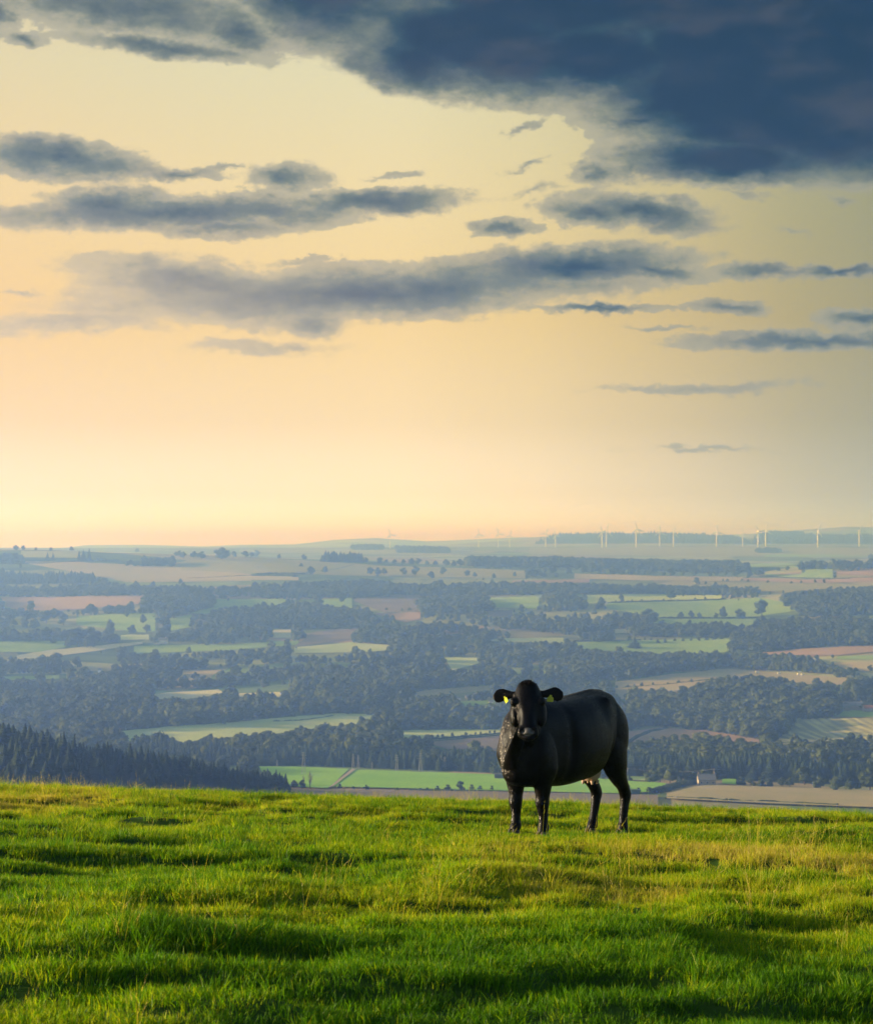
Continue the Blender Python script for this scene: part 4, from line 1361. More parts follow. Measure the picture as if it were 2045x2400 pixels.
def bare_twigs(seed):
    r = np.random.default_rng(seed)
    V, Fc = [], []
    for k in range(160):
        a = r.uniform(0, 6.28); h = r.uniform(0.3, 0.95)
        rr = 0.20 * math.sin(math.pi * min(1, (h - 0.2) / 0.85)) * r.uniform(0.1, 1)
        p = np.array([math.cos(a) * rr * .5, math.sin(a) * rr * .5, h - 0.08]); q = np.array([math.cos(a) * rr * 1.2, math.sin(a) * rr * 1.2, h + 0.06])
        s = np.array([-math.sin(a), math.cos(a), 0]) * 0.006
        o = len(V); V += [p - s, p + s, q]; Fc.append([o, o + 1, o + 2])
    return V, Fc


BARE = mesh_from('bare_crown', *bare_twigs(3), [M_TWIG])
BARE_TRUNK = mesh_from('trunk', *trunk_shape(95, 0.75, 0.022, 10), [M_TWIG])

# px, py of the foot, height in the layout, kind, width
SINGLE = [
    ('round dark tree on the skyline at the left ridge end', 'skyline trees on the left far ridge', [(120, 1293, 11, 'b', 1.0), (168, 1293, 13, 'b', 1.0), (322, 1296, 12, 'b', 1.1), (85, 1291, 9, 'b', 1.1), (38, 1290, 13, 'b', 1.3), (55, 1290, 12, 'b', 1.2)]),
    ('tall dark conifer among the scrub under the left far ridge', 'conifers under the left far ridge', [(210, 1313, 30, 'c', 1.2), (196, 1313, 26, 'c', 1.2), (186, 1312, 22, 'c', 1.2), (125, 1312, 18, 'c', 1.2), (112, 1313, 20, 'c', 1.2)]),
    ('broad dark tree beside the square wood on the left far ridge', 'trees right of the square ridge wood', [(405, 1319, 18, 'b', 1.2), (430, 1309, 17, 'b', 1.1), (455, 1309, 18, 'b', 1.1), (472, 1310, 18, 'b', 1.2)]),
    ('large spreading tree on the skyline, biggest of the left far ridge', None, [(521, 1312, 30, 'b', 1.35)]),
    ('rounded tree in the skyline row right of the largest spreading tree', 'skyline row right of the largest tree', [(548, 1307, 16, 'b', 1.2), (575, 1306, 16, 'b', 1.3), (603, 1306, 17, 'b', 1.3), (590, 1306, 12, 'b', 1.2)]),
    ('small lone round tree on the skyline between ridge row and conifer wood', None, [(654, 1309, 11, 'b', 1.1)]),
    ('lone dark tree on the skyline just left of the small conifer wood', None, [(712, 1312, 13, 'b', 1.2)]),
    ('small tree or bush in the green ridge field', 'bushes in the olive ridge field', [(706, 1328, 9, 's', 1.2), (690, 1352, 10, 's', 1.3)]),
    ('round field tree standing in the olive ridge field', 'field trees of the ridge field', [(728, 1348, 22, 'b', 1.1), (762, 1345, 19, 'b', 1.0), (868, 1348, 20, 'b', 1.0), (885, 1350, 21, 'b', 1.0), (900, 1348, 18, 'b', 1.0), (945, 1348, 18, 'b', 1.1), (974, 1348, 22, 'b', 1.0), (1010, 1357, 19, 'b', 1.1), (1038, 1347, 19, 'b', 1.0), (1094, 1352, 17, 'b', 1.0), (1112, 1354, 14, 'b', 1.0), (1157, 1356, 13, 'b', 1.0), (1206, 1352, 13, 'b', 1.0), (1240, 1352, 20, 'b', 1.0)]),
    ('hedge tree in the broken row along the far ridge', 'broken ridge row right of the conifer wood', [(858, 1319, 13, 'b', 1.1), (890, 1322, 17, 'b', 1.1), (905, 1321, 11, 'b', 1.2), (925, 1322, 12, 'b', 1.2), (945, 1323, 13, 'b', 1.2), (965, 1324, 17, 'b', 1.2), (980, 1323, 15, 'b', 1.2), (1000, 1325, 12, 'b', 1.2), (1020, 1326, 13, 'b', 1.2), (1045, 1328, 18, 'b', 1.2), (1062, 1328, 16, 'b', 1.2), (1078, 1329, 20, 'b', 1.1)]),
    ('tree of the row below the long ridge wood', 'trees below the long ridge wood', [(1250, 1350, 22, 'b', 1.1), (1290, 1345, 16, 'b', 1.3), (1330, 1346, 16, 'b', 1.3), (1365, 1343, 18, 'b', 1.3), (1400, 1344, 20, 'b', 1.3), (1440, 1346, 20, 'b', 1.4), (1480, 1347, 17, 'b', 1.3), (1530, 1346, 20, 'b', 1.3), (1570, 1350, 24, 'b', 1.3), (1625, 1350, 22, 'b', 1.3)]),
    ('big round tree at the right end of the long ridge wood', 'round trees at the end of the ridge wood', [(1725, 1352, 27, 'b', 1.3), (1757, 1351, 16, 'b', 1.2), (1780, 1352, 22, 'b', 1.3)]),
    ('dark shrub beside the pale pink strip on the right ridge', 'shrubs on the right ridge', [(1693, 1362, 6, 's', 1.4), (1703, 1362, 6, 's', 1.4), (1737, 1362, 6, 's', 1.4), (1752, 1363, 6, 's', 1.4), (1798, 1365, 6, 's', 1.5), (1853, 1367, 6, 's', 1.5), (1876, 1366, 6, 's', 1.4), (1929, 1368, 12, 'b', 1.0), (1908, 1366, 9, 's', 1.0), (1822, 1337, 7, 's', 1.4), (1845, 1337, 11, 'b', 1.4), (1875, 1319, 7, 's', 1.4), (1927, 1318, 6, 's', 1.4)]),
    ('dark tree clump on the hilltop at the right edge of the far ridge', None, [(2040, 1312, 15, 'b', 1.4)]),
    ('tall round tree in the lime green strip beside the right hedge', None, [(1571, 1406, 24, 'b', 1.15)]),
    ('paler round tree at the left end of the lime green strip', None, [(1454, 1411, 19, 'b', 1.0)]),
    ('round tree standing left of the lime green strip', 'trees left of the lime green strip', [(1408, 1419, 21, 'b', 1.0), (1360, 1425, 28, 'b', 1.1)]),
    ('small bush on the hedge under the lime green strip', 'hedge bushes under the lime strip', [(1480, 1410, 6, 's', 1.2), (1503, 1409, 6, 's', 1.2), (1553, 1408, 6, 's', 1.2), (1628, 1405, 6, 's', 1.2), (1651, 1405, 7, 's', 1.2), (1690, 1405, 5, 's', 1.3), (1442, 1412, 6, 's', 1.2)]),
    ('tall tree in the hedge below the green hill field', 'hedge trees below the green hill field', [(1694, 1449, 29, 'b', 0.85), (1732, 1452, 26, 'b', 1.1), (1677, 1450, 14, 'b', 1.0), (1637, 1449, 14, 'b', 1.0), (1618, 1450, 20, 'b', 1.0), (1594, 1453, 20, 'b', 1.1), (1615, 1465, 14, 'b', 1.1)]),
    ('largest cone shaped tree right of the green hill field', None, [(1783, 1445, 42, 'b', 1.05)]),
    ('big rounded tree left below the green hill field', None, [(1520, 1458, 32, 'b', 1.3)]),
    ('roundish tree before the wood belt below the hill field', 'trees of the lower hedge belt', [(1545, 1482, 20, 'b', 1.3), (1610, 1483, 20, 'b', 1.3), (1640, 1484, 16, 'b', 1.2), (1690, 1484, 22, 'b', 1.4), (1515, 1483, 14, 'b', 1.4), (1480, 1488, 14, 'b', 1.4)]),
    ('dark conifer shaped tree at the left of the long green field', None, [(1486, 1519, 27, 'c', 2.6)]),
    ('bush in the hedge across the long green field', 'hedge bushes across the long green field', [(1510, 1500, 7, 's', 1.3), (1525, 1501, 7, 's', 1.3), (1540, 1508, 11, 's', 1.2), (1557, 1506, 11, 's', 1.3), (1580, 1503, 8, 's', 1.4), (1598, 1503, 8, 's', 1.4), (1618, 1502, 8, 's', 1.4), (1636, 1502, 9, 's', 1.4), (1655, 1501, 9, 's', 1.4), (1672, 1500, 9, 's', 1.4), (1690, 1498, 9, 's', 1.4)]),
    ('lone round tree above the pink soil field at the left', None, [(73, 1432, 26, 'b', 1.0)]),
    ('round tree at the left edge beside the pink soil field', None, [(2, 1425, 24, 'b', 1.0)]),
    ('dark tree below the pink soil field at the left', 'trees below the left pink field', [(128, 1440, 16, 'b', 1.1), (215, 1440, 26, 'b', 1.2), (255, 1440, 24, 'b', 1.2), (285, 1440, 22, 'b', 1.2), (65, 1455, 26, 'b', 1.2), (30, 1460, 30, 'b', 1.2), (110, 1460, 30, 'b', 1.3), (150, 1465, 30, 'b', 1.3)]),
    ('tall narrow tree in the green field above the white farmhouse', 'tall narrow trees above the white farmhouse', [(258, 1488, 38, 'b', 0.75), (390, 1486, 36, 'b', 0.6)]),
    ('single round tree in the green field above the white farmhouse', 'round trees above the white farmhouse', [(310, 1486, 22, 'b', 1.1), (345, 1484, 22, 'b', 1.1), (335, 1462, 24, 'b', 0.95), (300, 1447, 20, 'b', 0.9), (380, 1446, 26, 'b', 1.1), (408, 1450, 30, 'b', 1.2), (470, 1470, 18, 'b', 1.0), (450, 1470, 18, 'b', 1.1)]),
    ('large rounded tree left of the white farmhouse', 'large trees left of the white farmhouse', [(185, 1510, 42, 'b', 1.2), (215, 1508, 40, 'b', 1.3), (265, 1508, 26, 'b', 1.2), (110, 1500, 32, 'b', 1.3), (70, 1506, 24, 'b', 1.3)]),
    ('round tree in the brown field in the middle of the valley', 'small field trees of the brown field', [(942, 1432, 7, 's', 1.2), (960, 1431, 8, 's', 1.2), (906, 1430, 7, 's', 1.2), (862, 1430, 6, 's', 1.2)]),
    ('pale rounded tree beside the brown field in the middle', 'pale trees beside the brown field', [(745, 1420, 26, 'b', 1.1), (804, 1412, 22, 'b', 1.0)]),
    ('large lone tree on the right above the farm buildings', None, [(1997, 1640, 52, 'b', 1.0)]),
    ('dark tree beside the farm buildings at the right edge', None, [(1958, 1678, 42, 'b', 0.95)]),
    ('dark round tree on the field edge at the upper right', 'round trees on the upper right field edge', [(2036, 1574, 16, 'b', 1.0), (2003, 1576, 13, 'b', 1.0), (1985, 1578, 11, 'b', 1.0), (1980, 1588, 18, 'b', 1.2)]),
    ('dark oval bush alone near the top of the stubble slope', None, [(1757, 1586, 8, 's', 2.0)]),
    ('bush of the hedge line across the stubble slope', 'bushes across the stubble slope', [(1418, 1615, 11, 's', 1.3), (1443, 1614, 9, 's', 1.3), (1470, 1611, 8, 's', 1.3), (1485, 1610, 8, 's', 1.3), (1503, 1608, 10, 's', 1.5), (1528, 1606, 8, 's', 1.3), (1563, 1604, 6, 's', 1.3), (1589, 1601, 8, 's', 1.5), (1619, 1599, 9, 's', 1.5), (1668, 1593, 6, 's', 1.5), (1685, 1591, 6, 's', 1.4)]),
    ('small round tree in the row left of the cow', 'row of small trees left of the cow', [(1026, 1729, 10, 'b', 0.95), (1037, 1728, 10, 'b', 0.95), (1060, 1726, 11, 'b', 0.9), (1091, 1724, 10, 'b', 0.9), (1114, 1723, 9, 'b', 0.95), (1126, 1722, 9, 'b', 0.95), (1147, 1720, 9, 'b', 0.95), (1158, 1719, 9, 'b', 0.95), (1012, 1732, 12, 'b', 1.2)]),
    ('large dark rounded tree clump right of the big pale field', 'dark clump right of the big pale field', [(875, 1725, 50, 'b', 0.9), (905, 1727, 54, 'b', 0.9), (925, 1728, 46, 'b', 0.85), (850, 1722, 44, 'b', 0.95)]),
    ('dark bush in front of the bright green field', 'bushes in front of the bright green field', [(797, 1846, 11, 's', 1.5), (858, 1849, 12, 's', 1.4), (828, 1848, 7, 's', 1.6), (930, 1852, 8, 's', 1.5), (985, 1852, 7, 's', 2.2), (1000, 1853, 9, 's', 1.8), (1025, 1852, 12, 's', 1.8), (1050, 1852, 15, 's', 1.6), (1078, 1853, 25, 's', 1.1), (1105, 1852, 15, 's', 1.4), (1125, 1852, 13, 's', 1.4), (1152, 1853, 14, 's', 1.1)]),
    ('dark tree at the plantation end before the green field', 'conifers at the end of the plantation', [(648, 1842, 42, 'c', 1.5), (662, 1845, 32, 'c', 1.6), (635, 1840, 32, 'c', 1.6), (672, 1846, 22, 'c', 1.6), (690, 1846, 20, 'b', 1.1), (708, 1848, 22, 'b', 0.9)]),
    ('bare leafless tree standing against the bright green field', None, [(727, 1848, 44, 'd', 1.0)]),
    ('thin bare sapling left of the leafless tree', None, [(712, 1846, 34, 'd', 0.7)]),
    ('large dark tree beside the gabled stone house right of the cow', 'large dark trees left of the stone house', [(1545, 1832, 36, 'b', 1.05), (1568, 1834, 44, 'b', 1.0), (1588, 1834, 28, 'b', 1.0), (1610, 1836, 24, 'b', 1.2), (1625, 1836, 30, 'b', 1.0), (1650, 1833, 34, 'b', 1.1)]),
    ('broad pale green tree beyond the stubble field at the right', None, [(1882, 1838, 46, 'b', 1.25)]),
    ('garden tree right of the gabled stone house', 'trees right of the stone house', [(1735, 1838, 20, 's', 1.3), (1757, 1840, 18, 's', 1.4), (1780, 1842, 24, 's', 1.2), (1800, 1842, 20, 's', 1.2), (1830, 1842, 24, 'b', 1.1), (1848, 1844, 24, 'b', 1.1), (1920, 1848, 30, 'b', 1.2), (1955, 1850, 34, 'b', 1.1), (1990, 1852, 32, 'b', 1.1), (2035, 1850, 56, 'b', 1.0)]),
    ('small reddish bush by the pole right of the cow', None, [(1473, 1831, 18, 's', 0.9)]),
    ('round bush right of the dark green shed', 'bushes by the dark green shed', [(1519, 1858, 16, 's', 1.2), (1495, 1857, 13, 's', 1.2), (1540, 1856, 14, 's', 1.6), (1470, 1856, 18, 's', 1.4)]),
    ('low dark hedge bush at the lower edge of the stubble field', 'low hedge of the stubble field', [(1585, 1872, 7, 's', 2.6), (1635, 1875, 8, 's', 2.6), (1662, 1876, 9, 's', 2.2), (1700, 1879, 10, 's', 2.2), (1712, 1879, 9, 's', 2.0), (1745, 1880, 6, 's', 2.6), (1775, 1881, 6, 's', 2.6), (1805, 1882, 6, 's', 2.4)]),
]
ORD = ['leftmost', 'second', 'third', 'fourth', 'fifth', 'sixth', 'seventh', 'eighth', 'ninth', 'tenth', 'eleventh', 'twelfth', 'thirteenth', 'fourteenth']
for label, group, items in SINGLE:
    for k, (px, py, hp, kind, w) in enumerate(sorted(items)):
        lab = label
        if len(items) > 1:
            lab = ('leftmost ' if k == 0 else 'rightmost ' if k == len(items) - 1 else ORD[k] + ' from left, ') + label
        plant_tree(px, py, hp, kind, lab, group, w, 'bush' if kind == 's' else 'tree')

# ------------------------------------------------------------------ hedges: long low walls of leaves
M_HEDGE = mat_leaf('hedge_foliage', (0.018, 0.036, 0.014), (0.055, 0.08, 0.025), 0.15)


def hedge(pts, h, w, label):
    """bushy hedge following the ground along a line of the layout"""
    pts = np.array(pts, float)
    g = np.array([to_ground(*p) for p in pts])
    d = np.concatenate([[0], np.cumsum(np.linalg.norm(np.diff(g, axis=0), axis=1))])
    n = int(max(6, min(90, d[-1] / 3.0)))
    s = np.linspace(0, d[-1], n)
    X, Y = np.interp(s, d, g[:, 0]), np.interp(s, d, g[:, 1])
    Z = land(X, Y)
    i = n // 2
    org = Vector((X[i], Y[i], Z[i]))
    V, Fc = [], []
    prof = [(-0.5, -0.05), (-0.52, 0.45), (-0.34, 0.86), (0.0, 1.0), (0.34, 0.86), (0.52, 0.45), (0.5, -0.05)]
    for k in range(n):
        a = max(k - 1, 0); b = min(k + 1, n - 1)
        t = Vector((X[b] - X[a], Y[b] - Y[a], 0)).normalized()
        q = Vector((-t.y, t.x, 0))
        hh = h * random.uniform(0.65, 1.25); ww = w * random.uniform(0.8, 1.2)
        for (u, v) in prof:
            V.append(Vector((X[k], Y[k], Z[k])) - org + q * u * ww * random.uniform(.85, 1.15) + Vector((0, 0, v * hh * random.uniform(.88, 1.12))))
    m = len(prof)
    for k in range(n - 1):
        for j in range(m - 1):
            Fc.append([k * m + j, k * m + j + 1, (k + 1) * m + j + 1, (k + 1) * m + j])
    o = link('hedge', mesh_from('hedge', V, Fc, [M_HEDGE]))
    o.location = org
    return tag(o, label, 'hedge')


HEDGES = [
    ([(1425, 1414), (1480, 1411), (1560, 1409), (1700, 1405)], 2.5, 4, 'dark hedge between the lime green strip and the green hill field'),
    ([(1545, 1449), (1650, 1449), (1780, 1448)], 2.5, 4, 'hedge at the foot of the green hill field'),
    ([(1345, 1503), (1500, 1501)], 2.0, 3, 'hedge left along the top of the long green field'),
    ([(1440, 1614), (1560, 1605), (1700, 1592)], 1.6, 3, 'thin hedge line across the stubble slope behind the cow'),
    ([(1500, 1634), (1640, 1612), (1760, 1598)], 1.2, 3, 'faint lower hedge line across the stubble slope'),
    ([(1005, 1736), (1090, 1729), (1170, 1721)], 2.6, 4, 'hedge under the row of small trees left of the cow'),
    ([(700, 1716), (760, 1708), (830, 1700)], 1.6, 3, 'thin dark hedge inside the big pale field'),
    ([(640, 1692), (700, 1690), (780, 1679)], 1.6, 3, 'broken hedge near the top of the big pale field'),
    ([(1460, 1752), (1520, 1716), (1560, 1708)], 2.4, 4, 'dark hedge at the upper left of the pink brown field'),
    ([(1560, 1870), (1700, 1878), (1850, 1884), (1960, 1890)], 1.6, 3, 'low dark hedge along the lower edge of the stubble field'),
    ([(1530, 1858), (1570, 1846), (1620, 1836), (1640, 1834)], 2.6, 7, 'overgrown bank running up to the gabled stone house'),
    ([(960, 1854), (1060, 1856), (1150, 1858)], 1.6, 4, 'low hedge in front of the bright green field'),
    ([(1810, 1742), (1900, 1742), (2045, 1738)], 1.6, 4, 'hedge under the striped stubble field'),
    ([(440, 1356), (590, 1349), (700, 1350)], 2.0, 4, 'thin hedge along the tan strip on the left ridge'),
    ([(600, 1346), (700, 1346), (720, 1345)], 3.5, 6, 'dark hedge block under the green ridge field'),
    ([(690, 1342), (780, 1336), (830, 1324)], 1.6, 3, 'curving hedge across the olive ridge field'),
    ([(1780, 1352), (1900, 1356), (1990, 1358)], 2.0, 4, 'hedge above the pink strip on the right ridge'),
    ([(1900, 1362), (1990, 1355), (2045, 1354)], 1.6, 4, 'curving hedge in the green field on the right ridge'),
    ([(0, 1322), (100, 1321), (280, 1313)], 2.0, 5, 'scrubby hedge under the left far ridge'),
]
for pts, h, w, label in HEDGES:
    hedge(pts, h, w, label)

# ------------------------------------------------------------------ wind turbines
M_WHITE = plain_mat('turbine_white', (0.80, 0.80, 0.78), 0.5, 0.03, 0.2, 0.4)


def tube(bm, p, q, r0, r1, n=10, cap=True):
    p, q = Vector(p), Vector(q)
    ax = (q - p).normalized()
    u = ax.orthogonal().normalized(); w = ax.cross(u)
    ra = [bm.verts.new(p + (u * math.cos(2 * math.pi * k / n) + w * math.sin(2 * math.pi * k / n)) * r0) for k in range(n)]
    rb = [bm.verts.new(q + (u * math.cos(2 * math.pi * k / n) + w * math.sin(2 * math.pi * k / n)) * r1) for k in range(n)]
    for k in range(n):
        bm.faces.new((ra[k], ra[(k + 1) % n], rb[(k + 1) % n], rb[k]))
    if cap:
        bm.faces.new(ra[::-1]); bm.faces.new(rb)


def box(bm, c, s, rot=None):
    M = Matrix.Translation(Vector(c)) @ (rot.to_4x4() if rot is not None else Matrix.Identity(4)) @ Matrix.Diagonal((*s, 1))
    return bmesh.ops.create_cube(bm, size=1.0, matrix=M)


def done(bm, name, mat, parent, smooth=False):
    bmesh.ops.recalc_face_normals(bm, faces=bm.faces)
    me = bpy.data.meshes.new(name); bm.to_mesh(me); bm.free(); me.materials.append(mat)
    if smooth:
        me.polygons.foreach_set('use_smooth', [True] * len(me.polygons))
    return link(name, me, parent)


def make_turbine():
    t = thing('wind_turbine', 'white wind turbine', 'wind turbine')
    bm = bmesh.new(); tube(bm, (0, 0, -3), (0, 0, 65), 2.3, 1.4, 14); done(bm, 'tower', M_WHITE, t, True)
    bm = bmesh.new(); box(bm, (0, 1.2, 66.3), (3.2, 9.0, 3.2)); bmesh.ops.bevel(bm, geom=bm.edges[:], offset=0.7, segments=2); done(bm, 'nacelle', M_WHITE, t)
    bm = bmesh.new(); tube(bm, (0, -3.2, 66.3), (0, -6.2, 66.3), 1.7, 0.5, 12); h = done(bm, 'hub', M_WHITE, t, True)
    for k in range(3):
        bm = bmesh.new()
        a = k * 2 * math.pi / 3
        prev = None
        rings = []
        for z, ch, th in ((1.0, 1.8, 1.5), (4.0, 3.4, 1.6), (9.0, 5.6, 1.2), (20.0, 4.2, 0.8), (30.0, 2.4, 0.5), (32.0, 0.8, 0.3)):
            tw = R(20 - z * 0.6)
            ring = []
            for (u, v) in ((-0.3, 0), (0, 0.5), (0.4, 0.35), (0.7, 0), (0.4, -0.2), (0, -0.4)):
                x, y = u * ch, v * th
                ring.append(bm.verts.new((x * math.cos(tw) - y * math.sin(tw), x * math.sin(tw) + y * math.cos(tw), z)))
            rings.append(ring)
        for ra, rb in zip(rings, rings[1:]):
            for j in range(6):
                bm.faces.new((ra[j], ra[(j + 1) % 6], rb[(j + 1) % 6], rb[j]))
        bm.faces.new(rings[-1]); bm.faces.new(rings[0][::-1])
        b = done(bm, 'blade', M_WHITE, h, True)
        b.matrix_local = Matrix.Translation((0, -4.4, 66.3)) @ Matrix.Rotation(a, 4, 'Y')
    return t


def copy_tree(o, parent=None):
    c = o.copy()
    COL.objects.link(c)
    if parent is not None:
        c.parent = parent
    for ch in list(o.children):
        copy_tree(ch, c)
    return c


TURBINES = [  # px, py of the foot, py of the hub, turn of the rotor, label
    (914, 1285, 1253, -22, 'leftmost wind turbine, faint and alone above the middle of the far hills'),
    (1121, 1288, 1252, -10, 'second wind turbine from the left, with one blade straight up'),
    (1167, 1293, 1251, -20, 'third wind turbine from the left, standing apart from the pair beside it'),
    (1194, 1294, 1255, 10, 'fourth wind turbine from the left, just right of the third'),
    (1278, 1287, 1250, 20, 'fifth wind turbine from the left, left one of a close pair'),
    (1301, 1290, 1255, -18, 'sixth wind turbine from the left, right one of a close pair'),
    (1410, 1281, 1247, -22, 'seventh wind turbine from the left, lower one of two that almost touch'),
    (1420, 1284, 1244, 12, 'eighth wind turbine from the left, taller one of two that almost touch'),
    (1490, 1280, 1240, -14, 'ninth wind turbine from the left, alone on the dark wooded hill'),
    (1545, 1281, 1247, -4, 'tenth wind turbine from the left, in front of the dark hill'),
    (1577, 1281, 1247, 16, 'eleventh wind turbine from the left, right of the tenth'),
    (1678, 1282, 1245, -6, 'twelfth wind turbine from the left, in the gap of the skyline'),
    (1739, 1285, 1250, -12, 'thirteenth wind turbine from the left, shorter and left of a crossing pair'),
    (1775, 1286, 1245, -35, 'fourteenth wind turbine from the left, lower one of a crossing pair'),
    (1793, 1281, 1241, 8, 'fifteenth wind turbine from the left, taller one of a crossing pair'),
    (1915, 1280, 1242, 28, 'sixteenth wind turbine from the left, with blades in a wide V'),
    (2012, 1283, 1243, 32, 'rightmost wind turbine, near the right edge of the far hills'),
]
proto = make_turbine()
for k, (px, pf, ph, rot, label) in enumerate(TURBINES):
    t = proto if k == 0 else copy_tree(proto)
    d = 8000.0 + (k * 37 % 5) * 60
    x = (px - CX) / F * d
    z = float(land(np.array([x]), np.array([d]))[0])
    top = -(ph - HZ) / F * d
    s = max(0.6, (top - z) / 66.3)
    t.location = (x, d, z); t.scale = (0.95, 0.95, s) if False else (s, s, s)
    t.rotation_euler = (0, 0, R(random.uniform(8, 30)))
    t['label'] = label; t['group'] = 'wind turbines along the far hills'
    for ch in t.children:
        if ch.name.startswith('hub'):
            for j, b in enumerate(sorted(ch.children, key=lambda o: o.name)):
                b.matrix_local = Matrix.Translation((0, -4.4, 66.3)) @ Matrix.Rotation(R(rot + 120 * j), 4, 'Y')

# ------------------------------------------------------------------ power lines
M_STEEL = plain_mat('galvanised_steel', (0.24, 0.25, 0.26), 0.6, 0.1, 2.0, 0.3)
M_POLE = plain_mat('weathered_pole', (0.30, 0.26, 0.22), 0.9, 0.2, 2.0, 0.2)


def pylon(px, py, hpx, label, wide=1.0):
    """slim lattice mast with cross arms"""
    x, y = to_ground(px, py)
    h = hpx * y / F
    t = thing('lattice_pylon', label, 'pylon', (x, y, float(land(np.array([x]), np.array([y]))[0])), R(10), 'lattice pylons behind the bright green field')
    b = h * 0.085 * wide
    for sx in (-1, 1):
        for sy in (-1, 1):
            bm = bmesh.new(); tube(bm, (sx * b, sy * b, -0.5), (sx * b * .25, sy * b * .25, h), 0.08, 0.05, 6); done(bm, 'leg', M_STEEL, t)
    bm = bmesh.new()
    n = 9
    for k in range(n):
        z0, z1 = h * k / n, h * (k + 1) / n
        r0, r1 = b * (1 - .75 * k / n), b * (1 - .75 * (k + 1) / n)
        for s1, s2 in (((-1, -1), (1, -1)), ((1, -1), (1, 1)), ((1, 1), (-1, 1)), ((-1, 1), (-1, -1))):
            tube(bm, (s1[0] * r0, s1[1] * r0, z0), (s2[0] * r1, s2[1] * r1, z1), 0.03, 0.03, 4, False)
            tube(bm, (s2[0] * r0, s2[1] * r0, z0), (s1[0] * r1, s1[1] * r1, z1), 0.03, 0.03, 4, False)
    done(bm, 'bracing', M_STEEL, t)
    for k, f in enumerate((0.72, 0.84, 0.95)):
        bm = bmesh.new(); L = h * (0.16 - 0.03 * k)
        tube(bm, (-L, 0, h * f), (L, 0, h * f), 0.08, 0.08, 5); tube(bm, (-L, 0, h * f), (0, 0, h * f + L * .3), 0.05, 0.05, 4); tube(bm, (L, 0, h * f), (0, 0, h * f + L * .3), 0.05, 0.05, 4)
        done(bm, 'cross_arm', M_STEEL, t)
    return t


for px, py, hp, label in ((650, 1800, 20, 'short steel pylon at the left end of the bright green field'), (712, 1816, 55, 'tall thin steel pylon left of the curved farm track'), (828, 1800, 34, 'left pylon of the pair behind the farm track'),
                          (840, 1801, 32, 'right pylon of the pair behind the farm track'), (872, 1803, 18, 'small pylon in a gap behind the green field'), (930, 1808, 40, 'grey pylon behind the middle of the green field'), (985, 1811, 48, 'tallest grey pylon behind the green field, left of the cow'),
                          (1032, 1806, 36, 'left pylon of the last pair before the cow'), (1042, 1806, 34, 'right pylon of the last pair before the cow')):
    pylon(px, py, hp, label)


def pole(px, py, hpx, label):
    x, y = to_ground(px, py)
    h = hpx * y / F
    z = float(land(np.array([x]), np.array([y]))[0])
    t = thing('power_pole', label, 'power pole', (x, y, z), 0, 'wooden power poles right of the cow')
    bm = bmesh.new(); tube(bm, (0, 0, -0.5), (0, 0, h), 0.17, 0.12, 8); done(bm, 'post', M_POLE, t)
    bm = bmesh.new(); box(bm, (0, -.18, h - 0.5), (2.2, 0.14, 0.14)); done(bm, 'cross_arm', M_POLE, t)
    for s in (-0.95, 0, 0.95):
        bm = bmesh.new(); tube(bm, (s, -.18, h - 0.43), (s, -.18, h - 0.15), 0.07, 0.05, 6); done(bm, 'insulator', M_STEEL, t)
    return Vector((x, y, z + h - 0.3))


P = [pole(1469, 1822, 24, 'wooden power pole close to the right of the cow'), pole(1671, 1836, 36, 'wooden power pole beside the gabled stone house'), pole(1930, 1824, 24, 'wooden power pole before the dark conifers at the right')]
for a, b, label in ((P[0], P[1], 'power cable sagging from the cow side pole to the house pole'), (P[1], P[2], 'power cable sagging from the house pole to the right pole'), (P[2], P[2] + (P[2] - P[1]), 'power cable running off to the right from the last pole')):
    bm = bmesh.new()
    prev = None
    for k in range(13):
        f = k / 12
        q = (b - a) * f + Vector((0, 0, -4 * f * (1 - f) * 2.2))
        if prev is not None:
            tube(bm, prev, q, 0.035, 0.035, 4, False)
        prev = q
    o = done(bm, 'power_cable', M_STEEL, None)
    o.location = a
    tag(o, label, 'power cable', 'power cables right of the cow')

# ------------------------------------------------------------------ houses, barns and sheds
M_STONE = plain_mat('stone_wall', (0.34, 0.31, 0.27), 0.9, 0.25, 0.8, 0.15)
M_RENDER = plain_mat('white_render', (0.72, 0.70, 0.64), 0.8, 0.08, 0.6, 0.2)
M_SLATE = plain_mat('slate_roof', (0.17, 0.18, 0.21), 0.6, 0.15, 0.9, 0.4)
M_TILE = plain_mat('red_tile_roof', (0.30, 0.13, 0.09), 0.8, 0.2, 0.9, 0.2)
M_TIN = plain_mat('pale_sheet_roof', (0.60, 0.66, 0.72), 0.35, 0.08, 0.4, 0.6)
M_SHED = plain_mat('dark_green_cladding', (0.03, 0.075, 0.06), 0.6, 0.15, 0.6, 0.3)
M_DARKB = plain_mat('dark_barn_cladding', (0.06, 0.065, 0.075), 0.7, 0.15, 0.6, 0.3)
M_PANE = plain_mat('window_glass', (0.03, 0.035, 0.045), 0.1, 0.1, 1.0, 0.6)


